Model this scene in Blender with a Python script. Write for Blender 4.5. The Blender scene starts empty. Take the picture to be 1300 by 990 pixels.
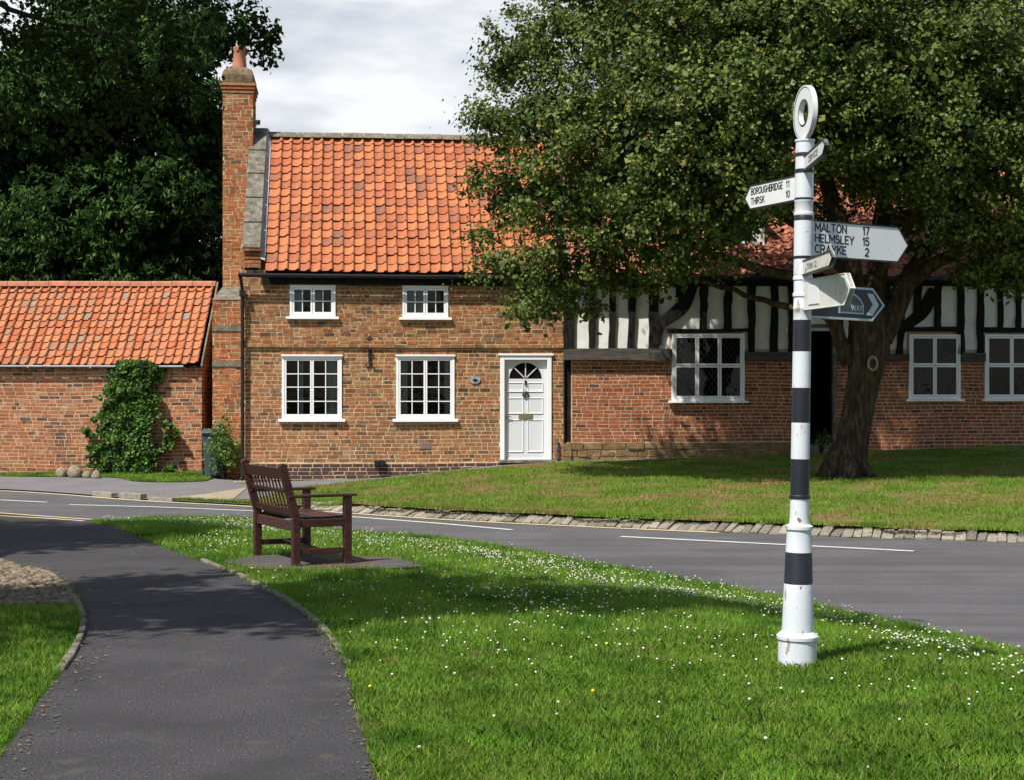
import bpy, math, random
import numpy as np
from mathutils import Vector, Matrix, Euler
rng = np.random.default_rng(7); random.seed(7)
C = bpy.context.scene; COL = C.collection
R = math.radians
# ------------------------------------------------------------ camera, light, exposure
F = 2000.0; CAMZ = 1.6
cam = bpy.data.objects.new('camera', bpy.data.cameras.new('camera')); COL.objects.link(cam)
cam.location = (0, 0, CAMZ); cam.rotation_euler = (R(90), 0, 0)
cam.data.sensor_width = 36; cam.data.lens = F/1300*36; cam.data.clip_end = 3000; cam.data.clip_start = .1
C.camera = cam
SUND = Vector((.47, .56, -1.0)).normalized()          # direction the light travels
EL = math.asin(-SUND.z); AZ = math.atan2(-SUND.x, -SUND.y)
sun = bpy.data.objects.new('sun', bpy.data.lights.new('sun', 'SUN')); COL.objects.link(sun)
sun.data.energy = 5.0; sun.data.angle = R(.6); sun.data.color = (1, .95, .87)
sun.rotation_euler = SUND.to_track_quat('-Z', 'Y').to_euler(); sun.location = (-20, -20, 40)
C.view_settings.view_transform = 'Standard'; C.view_settings.look = 'None'
C.view_settings.exposure = 0.45; C.view_settings.gamma = 1; C.view_settings.use_curve_mapping = False
C.render.engine = 'CYCLES'
C.cycles.max_bounces = 6; C.cycles.transparent_max_bounces = 8
w = bpy.data.worlds.new('World'); C.world = w; w.use_nodes = True
nt = w.node_tree; N = nt.nodes; L = nt.links
bg = N['Background']
sky = N.new('ShaderNodeTexSky'); sky.sky_type = 'NISHITA'; sky.sun_disc = False
sky.sun_elevation = EL; sky.sun_rotation = AZ
skm = N.new('ShaderNodeVectorMath'); skm.operation = 'SCALE'; skm.inputs['Scale'].default_value = 1.0
L.new(sky.outputs[0], skm.inputs[0])
tc = N.new('ShaderNodeTexCoord'); mp = N.new('ShaderNodeMapping'); mp.inputs['Scale'].default_value = (1, 1, 3.2)
mp.inputs['Location'].default_value = (.35, .1, .42)
L.new(tc.outputs['Generated'], mp.inputs[0])
n1 = N.new('ShaderNodeTexNoise'); n1.inputs['Scale'].default_value = 2.6; n1.inputs['Detail'].default_value = 9; n1.inputs['Roughness'].default_value = .52
L.new(mp.outputs[0], n1.inputs[0])
n2 = N.new('ShaderNodeTexNoise'); n2.inputs['Scale'].default_value = 6.5; n2.inputs['Detail'].default_value = 8; n2.inputs['Roughness'].default_value = .5
L.new(mp.outputs[0], n2.inputs[0])
cov = N.new('ShaderNodeValToRGB'); cov.color_ramp.elements[0].position = .28; cov.color_ramp.elements[1].position = .46
sepw = N.new('ShaderNodeSeparateXYZ'); L.new(tc.outputs['Generated'], sepw.inputs[0])
el_ = N.new('ShaderNodeMapRange'); el_.inputs[1].default_value = .25; el_.inputs[2].default_value = .8; el_.inputs[3].default_value = .12; el_.inputs[4].default_value = -.1
L.new(sepw.outputs[2], el_.inputs[0])
ad = N.new('ShaderNodeMath'); ad.operation = 'ADD'; L.new(n1.outputs[0], ad.inputs[0]); L.new(el_.outputs[0], ad.inputs[1])
fw_ = N.new('ShaderNodeMapRange'); fw_.inputs[1].default_value = .45; fw_.inputs[2].default_value = .85; fw_.inputs[3].default_value = -.26; fw_.inputs[4].default_value = .05
L.new(sepw.outputs[1], fw_.inputs[0]); ad2 = N.new('ShaderNodeMath'); ad2.operation = 'ADD'; L.new(ad.outputs[0], ad2.inputs[0]); L.new(fw_.outputs[0], ad2.inputs[1])
L.new(ad2.outputs[0], cov.inputs[0])
ccol = N.new('ShaderNodeValToRGB'); e = ccol.color_ramp.elements
e[0].position = .38; e[0].color = (4.4, 4.85, 5.5, 1); e[1].position = .57; e[1].color = (8.0, 8.2, 8.5, 1)
L.new(n2.outputs[0], ccol.inputs[0])
mx = N.new('ShaderNodeMix'); mx.data_type = 'RGBA'
L.new(cov.outputs[0], mx.inputs[0]); L.new(skm.outputs[0], mx.inputs[6]); L.new(ccol.outputs[0], mx.inputs[7])
L.new(mx.outputs[2], bg.inputs[0]); bg.inputs[1].default_value = .09

# ------------------------------------------------------------ helpers
def at(u, v, Y): return Vector(((u-650)/F*Y, Y, CAMZ-(v-495)/F*Y))

class MB:
    def __init__(s): s.v = []; s.f = []; s.m = []
    def add(s, vs, fs, M=None, mi=0):
        o = len(s.v)
        for p in vs:
            p = Vector(p); s.v.append(tuple(M @ p if M is not None else p))
        for f in fs: s.f.append(tuple(i+o for i in f)); s.m.append(mi)
    def box(s, x0, x1, y0, y1, z0, z1, M=None, mi=0, j=0):
        vs = [(x, y, z) for x in (x0, x1) for y in (y0, y1) for z in (z0, z1)]
        if j: vs = [(a+random.uniform(-j, j), b+random.uniform(-j, j), c+random.uniform(-j, j)) for a, b, c in vs]
        s.add(vs, [(0, 1, 3, 2), (4, 6, 7, 5), (0, 4, 5, 1), (2, 3, 7, 6), (0, 2, 6, 4), (1, 5, 7, 3)], M, mi)
    def prism(s, poly, z0, z1, M=None, mi=0):      # poly (x,y) ccw extruded in z
        n = len(poly); vs = [(x, y, z0) for x, y in poly]+[(x, y, z1) for x, y in poly]
        fs = [tuple(range(n-1, -1, -1)), tuple(range(n, 2*n))]+[(i, (i+1) % n, n+(i+1) % n, n+i) for i in range(n)]
        s.add(vs, fs, M, mi)
    def lathe(s, prof, n=24, M=None, mis=None):     # prof (r,z)
        vs = []; fs = []
        for r, z in prof:
            for k in range(n):
                a = 2*math.pi*k/n; vs.append((r*math.cos(a), r*math.sin(a), z))
        o = len(s.v); s.add(vs, [], M)
        for i in range(len(prof)-1):
            for k in range(n):
                s.f.append((o+i*n+k, o+i*n+(k+1) % n, o+(i+1)*n+(k+1) % n, o+(i+1)*n+k)); s.m.append(mis[i] if mis else 0)
        s.f.append(tuple(o+(len(prof)-1)*n+k for k in range(n))); s.m.append(mis[-1] if mis else 0)
        s.f.append(tuple(o+k for k in range(n-1, -1, -1))); s.m.append(mis[0] if mis else 0)
    def tube(s, pts, rs, n=10, noise=0, M=None, cap=True):
        pts = [Vector(p) for p in pts]; m = len(pts); o = len(s.v)
        if isinstance(rs, (int, float)): rs = [rs]*m
        up = None
        for i, p in enumerate(pts):
            t = (pts[min(i+1, m-1)]-pts[max(i-1, 0)]).normalized()
            if up is None: up = t.orthogonal().normalized()
            up = (up-t*up.dot(t)).normalized(); b = t.cross(up)
            for k in range(n):
                a = 2*math.pi*k/n
                r = rs[i]*(1+noise*math.sin(3*a+i*.35+1.3*math.sin(i*.2))*.6+noise*random.uniform(-.4, .4))
                q = p+up*(r*math.cos(a))+b*(r*math.sin(a))
                s.v.append(tuple(M @ q if M is not None else q))
        for i in range(m-1):
            for k in range(n):
                s.f.append((o+i*n+k, o+i*n+(k+1) % n, o+(i+1)*n+(k+1) % n, o+(i+1)*n+k)); s.m.append(0)
        if cap:
            s.f.append(tuple(o+(m-1)*n+k for k in range(n))); s.m.append(0)
            s.f.append(tuple(o+k for k in range(n-1, -1, -1))); s.m.append(0)
    def build(s, name, mats, parent=None, smooth=False, bevel=0, loc=None, rot=None):
        me = bpy.data.meshes.new(name); me.from_pydata(s.v, [], s.f); me.validate(); me.update()
        if not isinstance(mats, (list, tuple)): mats = [mats]
        for m in mats: me.materials.append(m)
        if len(mats) > 1 and len(me.polygons) == len(s.m): me.polygons.foreach_set('material_index', s.m)
        if smooth:
            me.polygons.foreach_set('use_smooth', [True]*len(me.polygons))
            if smooth == 'auto': me.set_sharp_from_angle(angle=R(38))
        o = bpy.data.objects.new(name, me); COL.objects.link(o); o.parent = parent
        if loc is not None: o.location = loc
        if rot is not None: o.rotation_euler = rot
        if bevel:
            b = o.modifiers.new('bevel', 'BEVEL'); b.width = bevel; b.segments = 2; b.limit_method = 'ANGLE'
        return o

def np_mesh(name, V, Fc, mat, parent=None, smooth=False):
    """V (n,3), Fc (m,k) equal-size faces"""
    me = bpy.data.meshes.new(name); n = len(V); m, k = Fc.shape
    me.vertices.add(n); me.vertices.foreach_set('co', V.astype(np.float32).ravel())
    me.loops.add(m*k); me.loops.foreach_set('vertex_index', Fc.astype(np.int32).ravel())
    me.polygons.add(m); me.polygons.foreach_set('loop_start', np.arange(0, m*k, k, dtype=np.int32))
    if smooth: me.polygons.foreach_set('use_smooth', np.ones(m, bool))
    me.update(calc_edges=True); me.materials.append(mat)
    o = bpy.data.objects.new(name, me); COL.objects.link(o); o.parent = parent
    return o

def tag(o, label=None, cat=None, group=None, kind=None):
    if label: o['label'] = label
    if cat: o['category'] = cat
    if group: o['group'] = group
    if kind: o['kind'] = kind
    return o
def empty(name, loc, rz=0, label=None, cat=None, group=None):
    o = bpy.data.objects.new(name, None); COL.objects.link(o); o.location = loc; o.rotation_euler = (0, 0, rz)
    return tag(o, label, cat, group)

# ------------------------------------------------------------ materials
def mat(name, ramp, streak=None, src='noise', scale=5, rough=.8, var=.15, vscale=3, bump=0, bscale=60, stain=None, stains=1.5, stpos=(.55, .7),
        spec=.3, trans=0, metal=0, constant=False, detail=6, stretch=None, stain2=None):
    m = bpy.data.materials.new(name); m.use_nodes = True; t = m.node_tree; n = t.nodes; l = t.links
    p = n['Principled BSDF']; p.inputs['Roughness'].default_value = rough; p.inputs['Specular IOR Level'].default_value = spec
    p.inputs['Metallic'].default_value = metal
    co = n.new('ShaderNodeTexCoord'); vec = co.outputs['Object']
    if stretch:
        mpn = n.new('ShaderNodeMapping'); mpn.inputs['Scale'].default_value = stretch; l.new(vec, mpn.inputs[0]); vec = mpn.outputs[0]
    def noise(sc, d=detail):
        q = n.new('ShaderNodeTexNoise'); q.inputs['Scale'].default_value = sc; q.inputs['Detail'].default_value = d
        l.new(vec, q.inputs[0]); return q.outputs[0]
    if isinstance(ramp, tuple): col = None; base = ramp
    cr = n.new('ShaderNodeValToRGB'); els = cr.color_ramp.elements
    if constant: cr.color_ramp.interpolation = 'CONSTANT'
    if isinstance(ramp, tuple): ramp = [(0, ramp), (1, ramp)]
    els[0].position = ramp[0][0]; els[0].color = (*ramp[0][1], 1); els[1].position = ramp[-1][0]; els[1].color = (*ramp[-1][1], 1)
    for pos, c in ramp[1:-1]:
        q = els.new(pos); q.color = (*c, 1)
    if src == 'island':
        g = n.new('ShaderNodeNewGeometry'); l.new(g.outputs['Random Per Island'], cr.inputs[0])
    else: l.new(noise(scale), cr.inputs[0])
    col = cr.outputs[0]
    if var:
        mr = n.new('ShaderNodeMapRange'); mr.inputs[1].default_value = .25; mr.inputs[2].default_value = .75
        mr.inputs[3].default_value = 1-var; mr.inputs[4].default_value = 1+var; l.new(noise(vscale), mr.inputs[0])
        sc = n.new('ShaderNodeVectorMath'); sc.operation = 'SCALE'; l.new(col, sc.inputs[0]); l.new(mr.outputs[0], sc.inputs['Scale']); col = sc.outputs[0]
    for st in ([(stain, stains, stpos)] if stain else [])+(stain2 or []):
        c_, s_, pp = st
        rr = n.new('ShaderNodeMapRange'); rr.inputs[1].default_value = pp[0]; rr.inputs[2].default_value = pp[1]; l.new(noise(s_, 9), rr.inputs[0])
        mm = n.new('ShaderNodeMix'); mm.data_type = 'RGBA'; l.new(rr.outputs[0], mm.inputs[0]); l.new(col, mm.inputs[6]); mm.inputs[7].default_value = (*c_, 1); col = mm.outputs[2]
    if streak:
        ang, c_, pp = streak; ms_ = n.new('ShaderNodeMapping'); ms_.inputs['Rotation'].default_value = (0, 0, ang); ms_.inputs['Scale'].default_value = (.12, 2.6, 1); l.new(co.outputs['Object'], ms_.inputs[0])
        q = n.new('ShaderNodeTexNoise'); q.inputs['Scale'].default_value = 1.3; q.inputs['Detail'].default_value = 6; l.new(ms_.outputs[0], q.inputs[0])
        rr = n.new('ShaderNodeMapRange'); rr.inputs[1].default_value = pp[0]; rr.inputs[2].default_value = pp[1]; rr.inputs[4].default_value = .7; l.new(q.outputs[0], rr.inputs[0])
        mm = n.new('ShaderNodeMix'); mm.data_type = 'RGBA'; l.new(rr.outputs[0], mm.inputs[0]); l.new(col, mm.inputs[6]); mm.inputs[7].default_value = (*c_, 1); col = mm.outputs[2]
    l.new(col, p.inputs['Base Color'])
    if bump:
        b = n.new('ShaderNodeBump'); b.inputs['Strength'].default_value = bump; b.inputs['Distance'].default_value = .01
        l.new(noise(bscale, 8), b.inputs['Height']); l.new(b.outputs[0], p.inputs['Normal'])
    if trans:
        tr = n.new('ShaderNodeBsdfTranslucent'); l.new(col, tr.inputs[0]); ms = n.new('ShaderNodeMixShader'); ms.inputs[0].default_value = trans
        l.new(p.outputs[0], ms.inputs[1]); l.new(tr.outputs[0], ms.inputs[2]); l.new(ms.outputs[0], n['Material Output'].inputs[0])
    return m

M = {}
M['brick_cot'] = mat('cottage_brick', [(0, (.21, .075, .032)), (.14, (.34, .12, .045)), (.3, (.29, .135, .06)), (.45, (.25, .10, .044)), (.6, (.38, .145, .052)), (.74, (.33, .18, .085)), (.84, (.16, .078, .045)), (.92, (.095, .052, .036)), (1, (.37, .22, .11))],
    src='island', var=.35, vscale=26, bump=.9, bscale=70, rough=.92, spec=.15, stain=(.40, .27, .13), stains=9, stpos=(.54, .72), stain2=[((.09, .055, .035), 2.3, (.58, .80)), ((.17, .10, .06), .7, (.50, .85)), ((.42, .31, .18), 1.6, (.60, .90))])
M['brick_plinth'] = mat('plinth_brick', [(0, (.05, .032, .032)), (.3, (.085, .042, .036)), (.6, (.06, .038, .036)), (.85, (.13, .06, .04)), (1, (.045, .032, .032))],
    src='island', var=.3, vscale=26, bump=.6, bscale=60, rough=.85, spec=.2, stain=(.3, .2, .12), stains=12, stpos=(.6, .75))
M['brick_red'] = mat('red_brick', [(0, (.23, .068, .034)), (.2, (.29, .088, .042)), (.42, (.33, .108, .05)), (.6, (.26, .08, .04)), (.8, (.37, .135, .064)), (.92, (.15, .06, .04)), (1, (.09, .05, .04))],
    src='island', var=.3, vscale=26, bump=.7, bscale=70, rough=.92, spec=.15, stain=(.38, .24, .15), stains=9, stpos=(.60, .78), stain2=[((.10, .05, .03), 1.3, (.60, .85))])
M['brick_shed'] = mat('outbuilding_brick', [(0, (.26, .09, .042)), (.2, (.33, .12, .055)), (.42, (.38, .145, .065)), (.6, (.30, .105, .05)), (.8, (.40, .20, .105)), (.9, (.14, .065, .042)), (1, (.10, .06, .05))],
    src='island', var=.32, vscale=26, bump=.7, bscale=70, rough=.92, spec=.15, stain=(.44, .31, .20), stains=5, stpos=(.56, .74), stain2=[((.10, .06, .04), .9, (.58, .74))])
M['brick_old'] = mat('chimney_brick', [(0, (.22, .07, .03)), (.25, (.32, .10, .04)), (.5, (.38, .13, .05)), (.7, (.25, .115, .05)), (.88, (.33, .18, .09)), (1, (.11, .06, .04))],
    src='island', var=.35, vscale=22, bump=.8, bscale=60, rough=.92, spec=.15, stain=(.36, .25, .13), stains=6, stpos=(.58, .74), stain2=[((.075, .055, .035), 2, (.55, .75))])
M['mortar'] = mat('lime_mortar', [(.3, (.42, .31, .18)), (.7, (.64, .51, .33))], scale=9, var=.2, bump=.8, bscale=120, rough=.95, spec=.1)
M['mortar_pale'] = mat('pale_mortar', [(.3, (.42, .31, .19)), (.7, (.60, .47, .31))], scale=7, var=.2, bump=.8, bscale=120, rough=.95, spec=.1)
M['sandstone'] = mat('sandstone', [(.3, (.14, .09, .045)), (.7, (.26, .175, .085))], scale=4, var=.3, vscale=14, bump=.9, bscale=40, rough=.95, spec=.1)
M['stone'] = mat('weathered_stone', [(.3, (.10, .092, .07)), (.5, (.165, .15, .12)), (.7, (.24, .22, .18))], scale=6, var=.3, vscale=22, bump=.8, bscale=60, rough=.95, spec=.1, stain=(.08, .075, .055), stains=9, stpos=(.52, .7))
M['tile_new'] = mat('orange_pantile', [(0, (.32, .095, .042)), (.2, (.39, .13, .055)), (.45, (.45, .165, .068)), (.7, (.38, .128, .056)), (.88, (.33, .115, .058)), (.97, (.26, .105, .062)), (1, (.19, .10, .07))],
    src='island', var=.2, vscale=14, bump=.3, bscale=90, rough=.8, spec=.25, stain=(.28, .105, .06), stains=7, stpos=(.60, .82), stain2=[((.12, .085, .055), 17, (.68, .8))])
M['tile_shed'] = mat('outbuilding_pantile', [(0, (.38, .11, .048)), (.25, (.42, .155, .07)), (.5, (.45, .175, .082)), (.72, (.39, .155, .082)), (.88, (.36, .15, .08)), (.96, (.29, .17, .11)), (1, (.26, .20, .15))],
    src='island', var=.22, vscale=10, bump=.3, bscale=90, rough=.85, spec=.2, stain=(.22, .12, .075), stains=5, stpos=(.58, .8), stain2=[((.09, .06, .04), 15, (.64, .76))])
M['tile_old'] = mat('faded_pantile', [(0, (.28, .09, .06)), (.3, (.36, .125, .08)), (.6, (.42, .16, .10)), (.85, (.30, .12, .08)), (1, (.18, .10, .075))],
    src='island', var=.3, vscale=9, bump=.3, bscale=90, rough=.85, spec=.2, stain=(.16, .09, .06), stains=5, stpos=(.55, .8))
M['lead'] = mat('lead_flashing', (.34, .34, .36), var=.2, vscale=8, rough=.6, bump=.2)
M['white'] = mat('white_paint', (.80, .80, .80), var=.03, vscale=4, rough=.45, spec=.4, bump=.05, bscale=30)
M['door_white'] = mat('door_paint', (.62, .63, .65), var=.03, vscale=4, rough=.4, spec=.4)
M['render'] = mat('limewashed_render', [(.3, (.66, .65, .62)), (.7, (.78, .77, .74))], scale=3, var=.06, vscale=9, rough=.9, bump=.4, bscale=14, stain=(.42, .40, .35), stains=2.2, stpos=(.62, .85))
M['timber'] = mat('black_timber', [(.3, (.008, .007, .006)), (.7, (.022, .019, .017))], scale=6, var=.3, rough=.85, spec=.1, bump=.7, bscale=30, stretch=(5, 5, .8))
M['beam'] = mat('weathered_beam', [(.3, (.035, .030, .028)), (.7, (.11, .095, .085))], scale=8, var=.4, rough=.85, bump=.9, bscale=26, stretch=(.6, 5, 5))
M['flaunch'] = mat('mossy_flaunching', [(.3, (.11, .075, .045)), (.7, (.22, .155, .095))], scale=14, var=.3, rough=.95, bump=.9, bscale=50, stain=(.09, .085, .04), stains=12, stpos=(.5, .65))
M['black'] = mat('black_gloss', (.012, .012, .014), rough=.35, var=.1)
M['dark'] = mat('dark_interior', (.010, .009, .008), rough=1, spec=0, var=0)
M['curtain'] = mat('net_curtain', [(.35, (.22, .23, .22)), (.65, (.42, .43, .41))], scale=14, rough=.95, stretch=(4, 4, .2))
M['blind'] = mat('window_blind', [(.3, (.20, .25, .27)), (.7, (.32, .38, .40))], scale=5, rough=.9, stretch=(1, 1, 3))
M['terracotta'] = mat('terracotta', (.42, .17, .10), var=.25, vscale=6, rough=.8, bump=.2)
M['cement'] = mat('cement', [(.3, (.14, .12, .085)), (.7, (.25, .22, .165))], scale=12, var=.3, rough=.95, bump=.7, bscale=60, stain=(.12, .11, .07), stains=14, stpos=(.55, .7))
M['iron'] = mat('cast_iron', (.015, .015, .017), rough=.4, var=.2)
M['binp'] = mat('bin_plastic', (.065, .09, .105), rough=.5, var=.1)
M['asphalt'] = mat('road_asphalt', [(.38, (.088, .086, .090)), (.62, (.150, .147, .150))], scale=120, streak=(R(27), (.080, .078, .081), (.48, .66)), var=.12, vscale=.9, bump=.9, bscale=320, rough=.9, spec=.3, detail=3, stain=(.098, .096, .098), stains=.7, stpos=(.5, .62), stain2=[((.19, .185, .18), 60, (.62, .70))])
M['path'] = mat('path_asphalt', [(.42, (.026, .026, .029)), (.58, (.088, .086, .090))], scale=95, var=.15, vscale=1.2, bump=1, bscale=260, rough=.9, spec=.3, detail=3, stain=(.19, .18, .16), stains=48, stpos=(.63, .69), stain2=[((.042, .041, .043), 1.5, (.50, .7)), ((.24, .22, .19), 22, (.735, .76)), ((.09, .082, .07), 4, (.6, .72))])
M['pave'] = mat('pavement_asphalt', [(.35, (.13, .125, .13)), (.65, (.19, .185, .185))], scale=160, var=.15, vscale=1.3, bump=.7, bscale=200, rough=.95)
M['tan'] = mat('tan_paving', [(.35, (.26, .21, .14)), (.65, (.36, .30, .21))], scale=30, var=.15, vscale=1.5, bump=.6, bscale=80, rough=.95)
M['slab'] = mat('bench_slab', [(.35, (.055, .052, .05)), (.65, (.095, .09, .085))], scale=60, var=.2, vscale=2, bump=.6, bscale=90, rough=.95, stain=(.10, .06, .035), stains=1.6, stpos=(.48, .6))
M['edging'] = mat('edging_stone', [(.3, (.13, .115, .09)), (.7, (.24, .215, .18))], scale=9, var=.3, vscale=20, bump=.9, bscale=50, rough=.95, spec=.1, stain=(.07, .075, .03), stains=7, stpos=(.52, .66))
M['kerb'] = mat('kerb_stone', [(.3, (.17, .155, .13)), (.7, (.29, .265, .225))], scale=9, var=.3, vscale=20, bump=.8, bscale=50, rough=.95, spec=.1)
M['sett'] = mat('granite_sett', [(0, (.16, .14, .11)), (.3, (.23, .205, .165)), (.6, (.29, .26, .21)), (.85, (.20, .175, .14)), (1, (.13, .115, .09))], src='island', var=.3, vscale=25, bump=.8, bscale=60, rough=.95, spec=.1, stain=(.11, .09, .05), stains=6, stpos=(.6, .75))
M['cobble'] = mat('river_cobble', [(0, (.09, .07, .045)), (.3, (.15, .12, .08)), (.6, (.21, .175, .125)), (1, (.12, .095, .07))], src='island', var=.3, vscale=25, bump=.6, bscale=60, rough=.9, spec=.2)
M['boulder'] = mat('boulder_stone', [(.3, (.17, .14, .095)), (.7, (.34, .29, .21))], scale=5, var=.3, vscale=12, bump=.8, bscale=30, rough=.95)
M['mark'] = mat('road_marking', (.56, .55, .52), var=.12, vscale=4, rough=.8, stain=(.2, .2, .2), stains=22, stpos=(.6, .75))
M['yellow'] = mat('yellow_line', (.62, .50, .28), var=.12, vscale=4, rough=.8, stain=(.2, .19, .17), stains=22, stpos=(.62, .8))
M['soil'] = mat('soil', [(.3, (.07, .045, .025)), (.7, (.15, .10, .06))], scale=30, bump=1, bscale=60, rough=1, spec=0)
M['turf'] = mat('lawn_turf', [(.3, (.022, .050, .010)), (.7, (.042, .085, .015))], scale=14, var=.25, vscale=2, bump=1, bscale=90, rough=1, spec=0)
M['turf_dry'] = mat('bank_turf', [(.3, (.07, .10, .018)), (.7, (.12, .14, .03))], scale=6, var=.25, vscale=2, bump=1, bscale=90, rough=1, spec=0, stain=(.17, .12, .06), stains=1.1, stpos=(.5, .62))
M['blade'] = mat('grass_blade', [(0, (.085, .19, .017)), (.35, (.135, .265, .024)), (.65, (.175, .32, .032)), (.90, (.225, .365, .045)), (.97, (.30, .32, .09)), (1, (.36, .31, .16))], src='island', var=.38, vscale=2.2, rough=.6, spec=.2, trans=.4, stain=(.20, .32, .04), stains=.6, stpos=(.5, .7), stain2=[((.055, .15, .012), 1.3, (.52, .68)), ((.26, .27, .07), 3.3, (.60, .74))])
M['blade_bank'] = mat('bank_blade', [(0, (.085, .20, .014)), (.4, (.135, .27, .02)), (.75, (.18, .31, .03)), (1, (.28, .26, .08))], src='island', var=.25, vscale=1.3, rough=.7, spec=.2, trans=.35, stain=(.34, .24, .10), stains=.8, stpos=(.50, .64))
M['clover'] = mat('clover_head', [(0, (.42, .42, .30)), (.5, (.58, .57, .46)), (1, (.72, .71, .62))], src='island', var=.1, rough=.9)
M['dandelion'] = mat('dandelion_head', (.75, .55, .04), rough=.9)
M['leaf'] = mat('lime_leaf', [(0, (.026, .050, .010)), (.3, (.052, .084, .015)), (.6, (.082, .122, .021)), (.85, (.130, .168, .033)), (.95, (.20, .215, .047)), (1, (.26, .21, .05))], src='island', var=.3, vscale=.9, rough=.5, spec=.22, trans=.22)
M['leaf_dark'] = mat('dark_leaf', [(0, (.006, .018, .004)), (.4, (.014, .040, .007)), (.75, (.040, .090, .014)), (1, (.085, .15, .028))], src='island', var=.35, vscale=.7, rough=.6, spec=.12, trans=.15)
M['leaf_deep'] = mat('deep_shade_leaf', [(0, (.006, .016, .004)), (1, (.016, .036, .008))], src='island', var=.2, rough=.8, spec=.05)  # shade deep inside the crowns is put into this darker leaf colour
M['leaf_fg'] = mat('overhanging_leaf', [(0, (.016, .026, .006)), (.5, (.028, .042, .008)), (1, (.05, .065, .012))], src='island', var=.2, rough=.7, spec=.1, trans=.3)
M['leaf_ivy'] = mat('ivy_leaf', [(0, (.014, .04, .008)), (.4, (.035, .085, .012)), (.8, (.075, .15, .02)), (1, (.13, .21, .035))], src='island', var=.45, vscale=2.2, rough=.5, spec=.2, trans=.2)
M['leaf_rose'] = mat('rose_leaf', [(0, (.05, .11, .018)), (.5, (.10, .19, .03)), (.93, (.15, .24, .045)), (1, (.30, .12, .08))], src='island', var=.3, vscale=3, rough=.45, spec=.4, trans=.35)
M['bark'] = mat('tree_bark', [(.3, (.022, .016, .011)), (.5, (.050, .036, .024)), (.7, (.095, .072, .050))], scale=5, var=.35, vscale=12, bump=1, bscale=14, rough=.95, spec=.1, stretch=(3.2, 3.2, .7))
M['scar'] = mat('branch_scar', (.24, .19, .12), rough=.9, bump=.5)
M['bench'] = mat('shaded_stained_hardwood', [(.3, (.026, .007, .005)), (.7, (.066, .019, .012))], scale=6, var=.3, rough=.45, spec=.4, bump=.4, bscale=60, stretch=(1, 6, 6))  # red-brown wood, darkened in its colour to stand in for tree shade
M['post_w'] = mat('signpost_white', (.56, .59, .63), var=.05, vscale=5, rough=.42, spec=.45, bump=.12, bscale=40, stain=(.40, .37, .32), stains=5, stpos=(.60, .74), stain2=[((.18, .11, .07), 26, (.665, .70)), ((.30, .28, .24), 11, (.64, .69))], stretch=(1.6, 1.6, .7))
M['post_b'] = mat('signpost_black', (.014, .016, .024), var=.3, vscale=9, rough=.45, spec=.4, bump=.1, bscale=40, stain=(.12, .12, .13), stains=26, stpos=(.72, .76))
M['sign_w'] = mat('finger_white', (.62, .63, .64), var=.04, vscale=6, rough=.45, stain=(.50, .47, .36), stains=4, stpos=(.6, .8), stain2=[((.24, .20, .10), 24, (.69, .75))])
M['sign_old'] = mat('grimy_white', (.56, .57, .53), var=.06, vscale=6, rough=.5, stain=(.34, .33, .22), stains=4, stpos=(.52, .7), stain2=[((.12, .10, .05), 20, (.62, .72))])
M['sign_k'] = mat('sign_black', (.02, .02, .022), rough=.5, var=.1)
M['sign_navy'] = mat('sign_slate', (.022, .026, .034), rough=.4, var=.1)
M['sign_pale'] = mat('sign_pale', (.42, .47, .52), rough=.4, var=.1)
M['worn_text'] = mat('worn_lettering', (.08, .08, .08), rough=.6, stain=(.4, .4, .38), stains=60, stpos=(.5, .6))
M['sign_slate'] = mat('crest_slate', (.07, .08, .085), rough=.5, var=.1)
M['brass'] = mat('dull_brass', (.30, .24, .15), rough=.4, metal=.7)
M['plaque'] = mat('grey_plaque', [(.4, (.22, .24, .25)), (.6, (.40, .42, .42))], scale=30, rough=.5)
M['vent'] = mat('vent_grey', (.24, .17, .15), rough=.8, bump=.3)
def glassmat():
    m = bpy.data.materials.new('window_glass'); m.use_nodes = True; t = m.node_tree; n = t.nodes; l = t.links
    n.remove(n['Principled BSDF'])
    tr = n.new('ShaderNodeBsdfTransparent'); tr.inputs[0].default_value = (.72, .76, .76, 1)
    gl = n.new('ShaderNodeBsdfGlossy'); gl.inputs[1].default_value = .02; gl.inputs[0].default_value = (.55, .55, .55, 1); fr = n.new('ShaderNodeFresnel'); fr.inputs[0].default_value = 1.5
    co = n.new('ShaderNodeTexCoord'); no = n.new('ShaderNodeTexNoise'); no.inputs['Scale'].default_value = 5; l.new(co.outputs['Object'], no.inputs[0])
    b = n.new('ShaderNodeBump'); b.inputs['Strength'].default_value = .15; b.inputs['Distance'].default_value = .01; l.new(no.outputs[0], b.inputs['Height']); l.new(b.outputs[0], gl.inputs['Normal'])
    ms = n.new('ShaderNodeMixShader'); l.new(fr.outputs[0], ms.inputs[0]); l.new(tr.outputs[0], ms.inputs[1]); l.new(gl.outputs[0], ms.inputs[2])
    l.new(ms.outputs[0], n['Material Output'].inputs[0]); return m
M['glass'] = glassmat()

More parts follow.
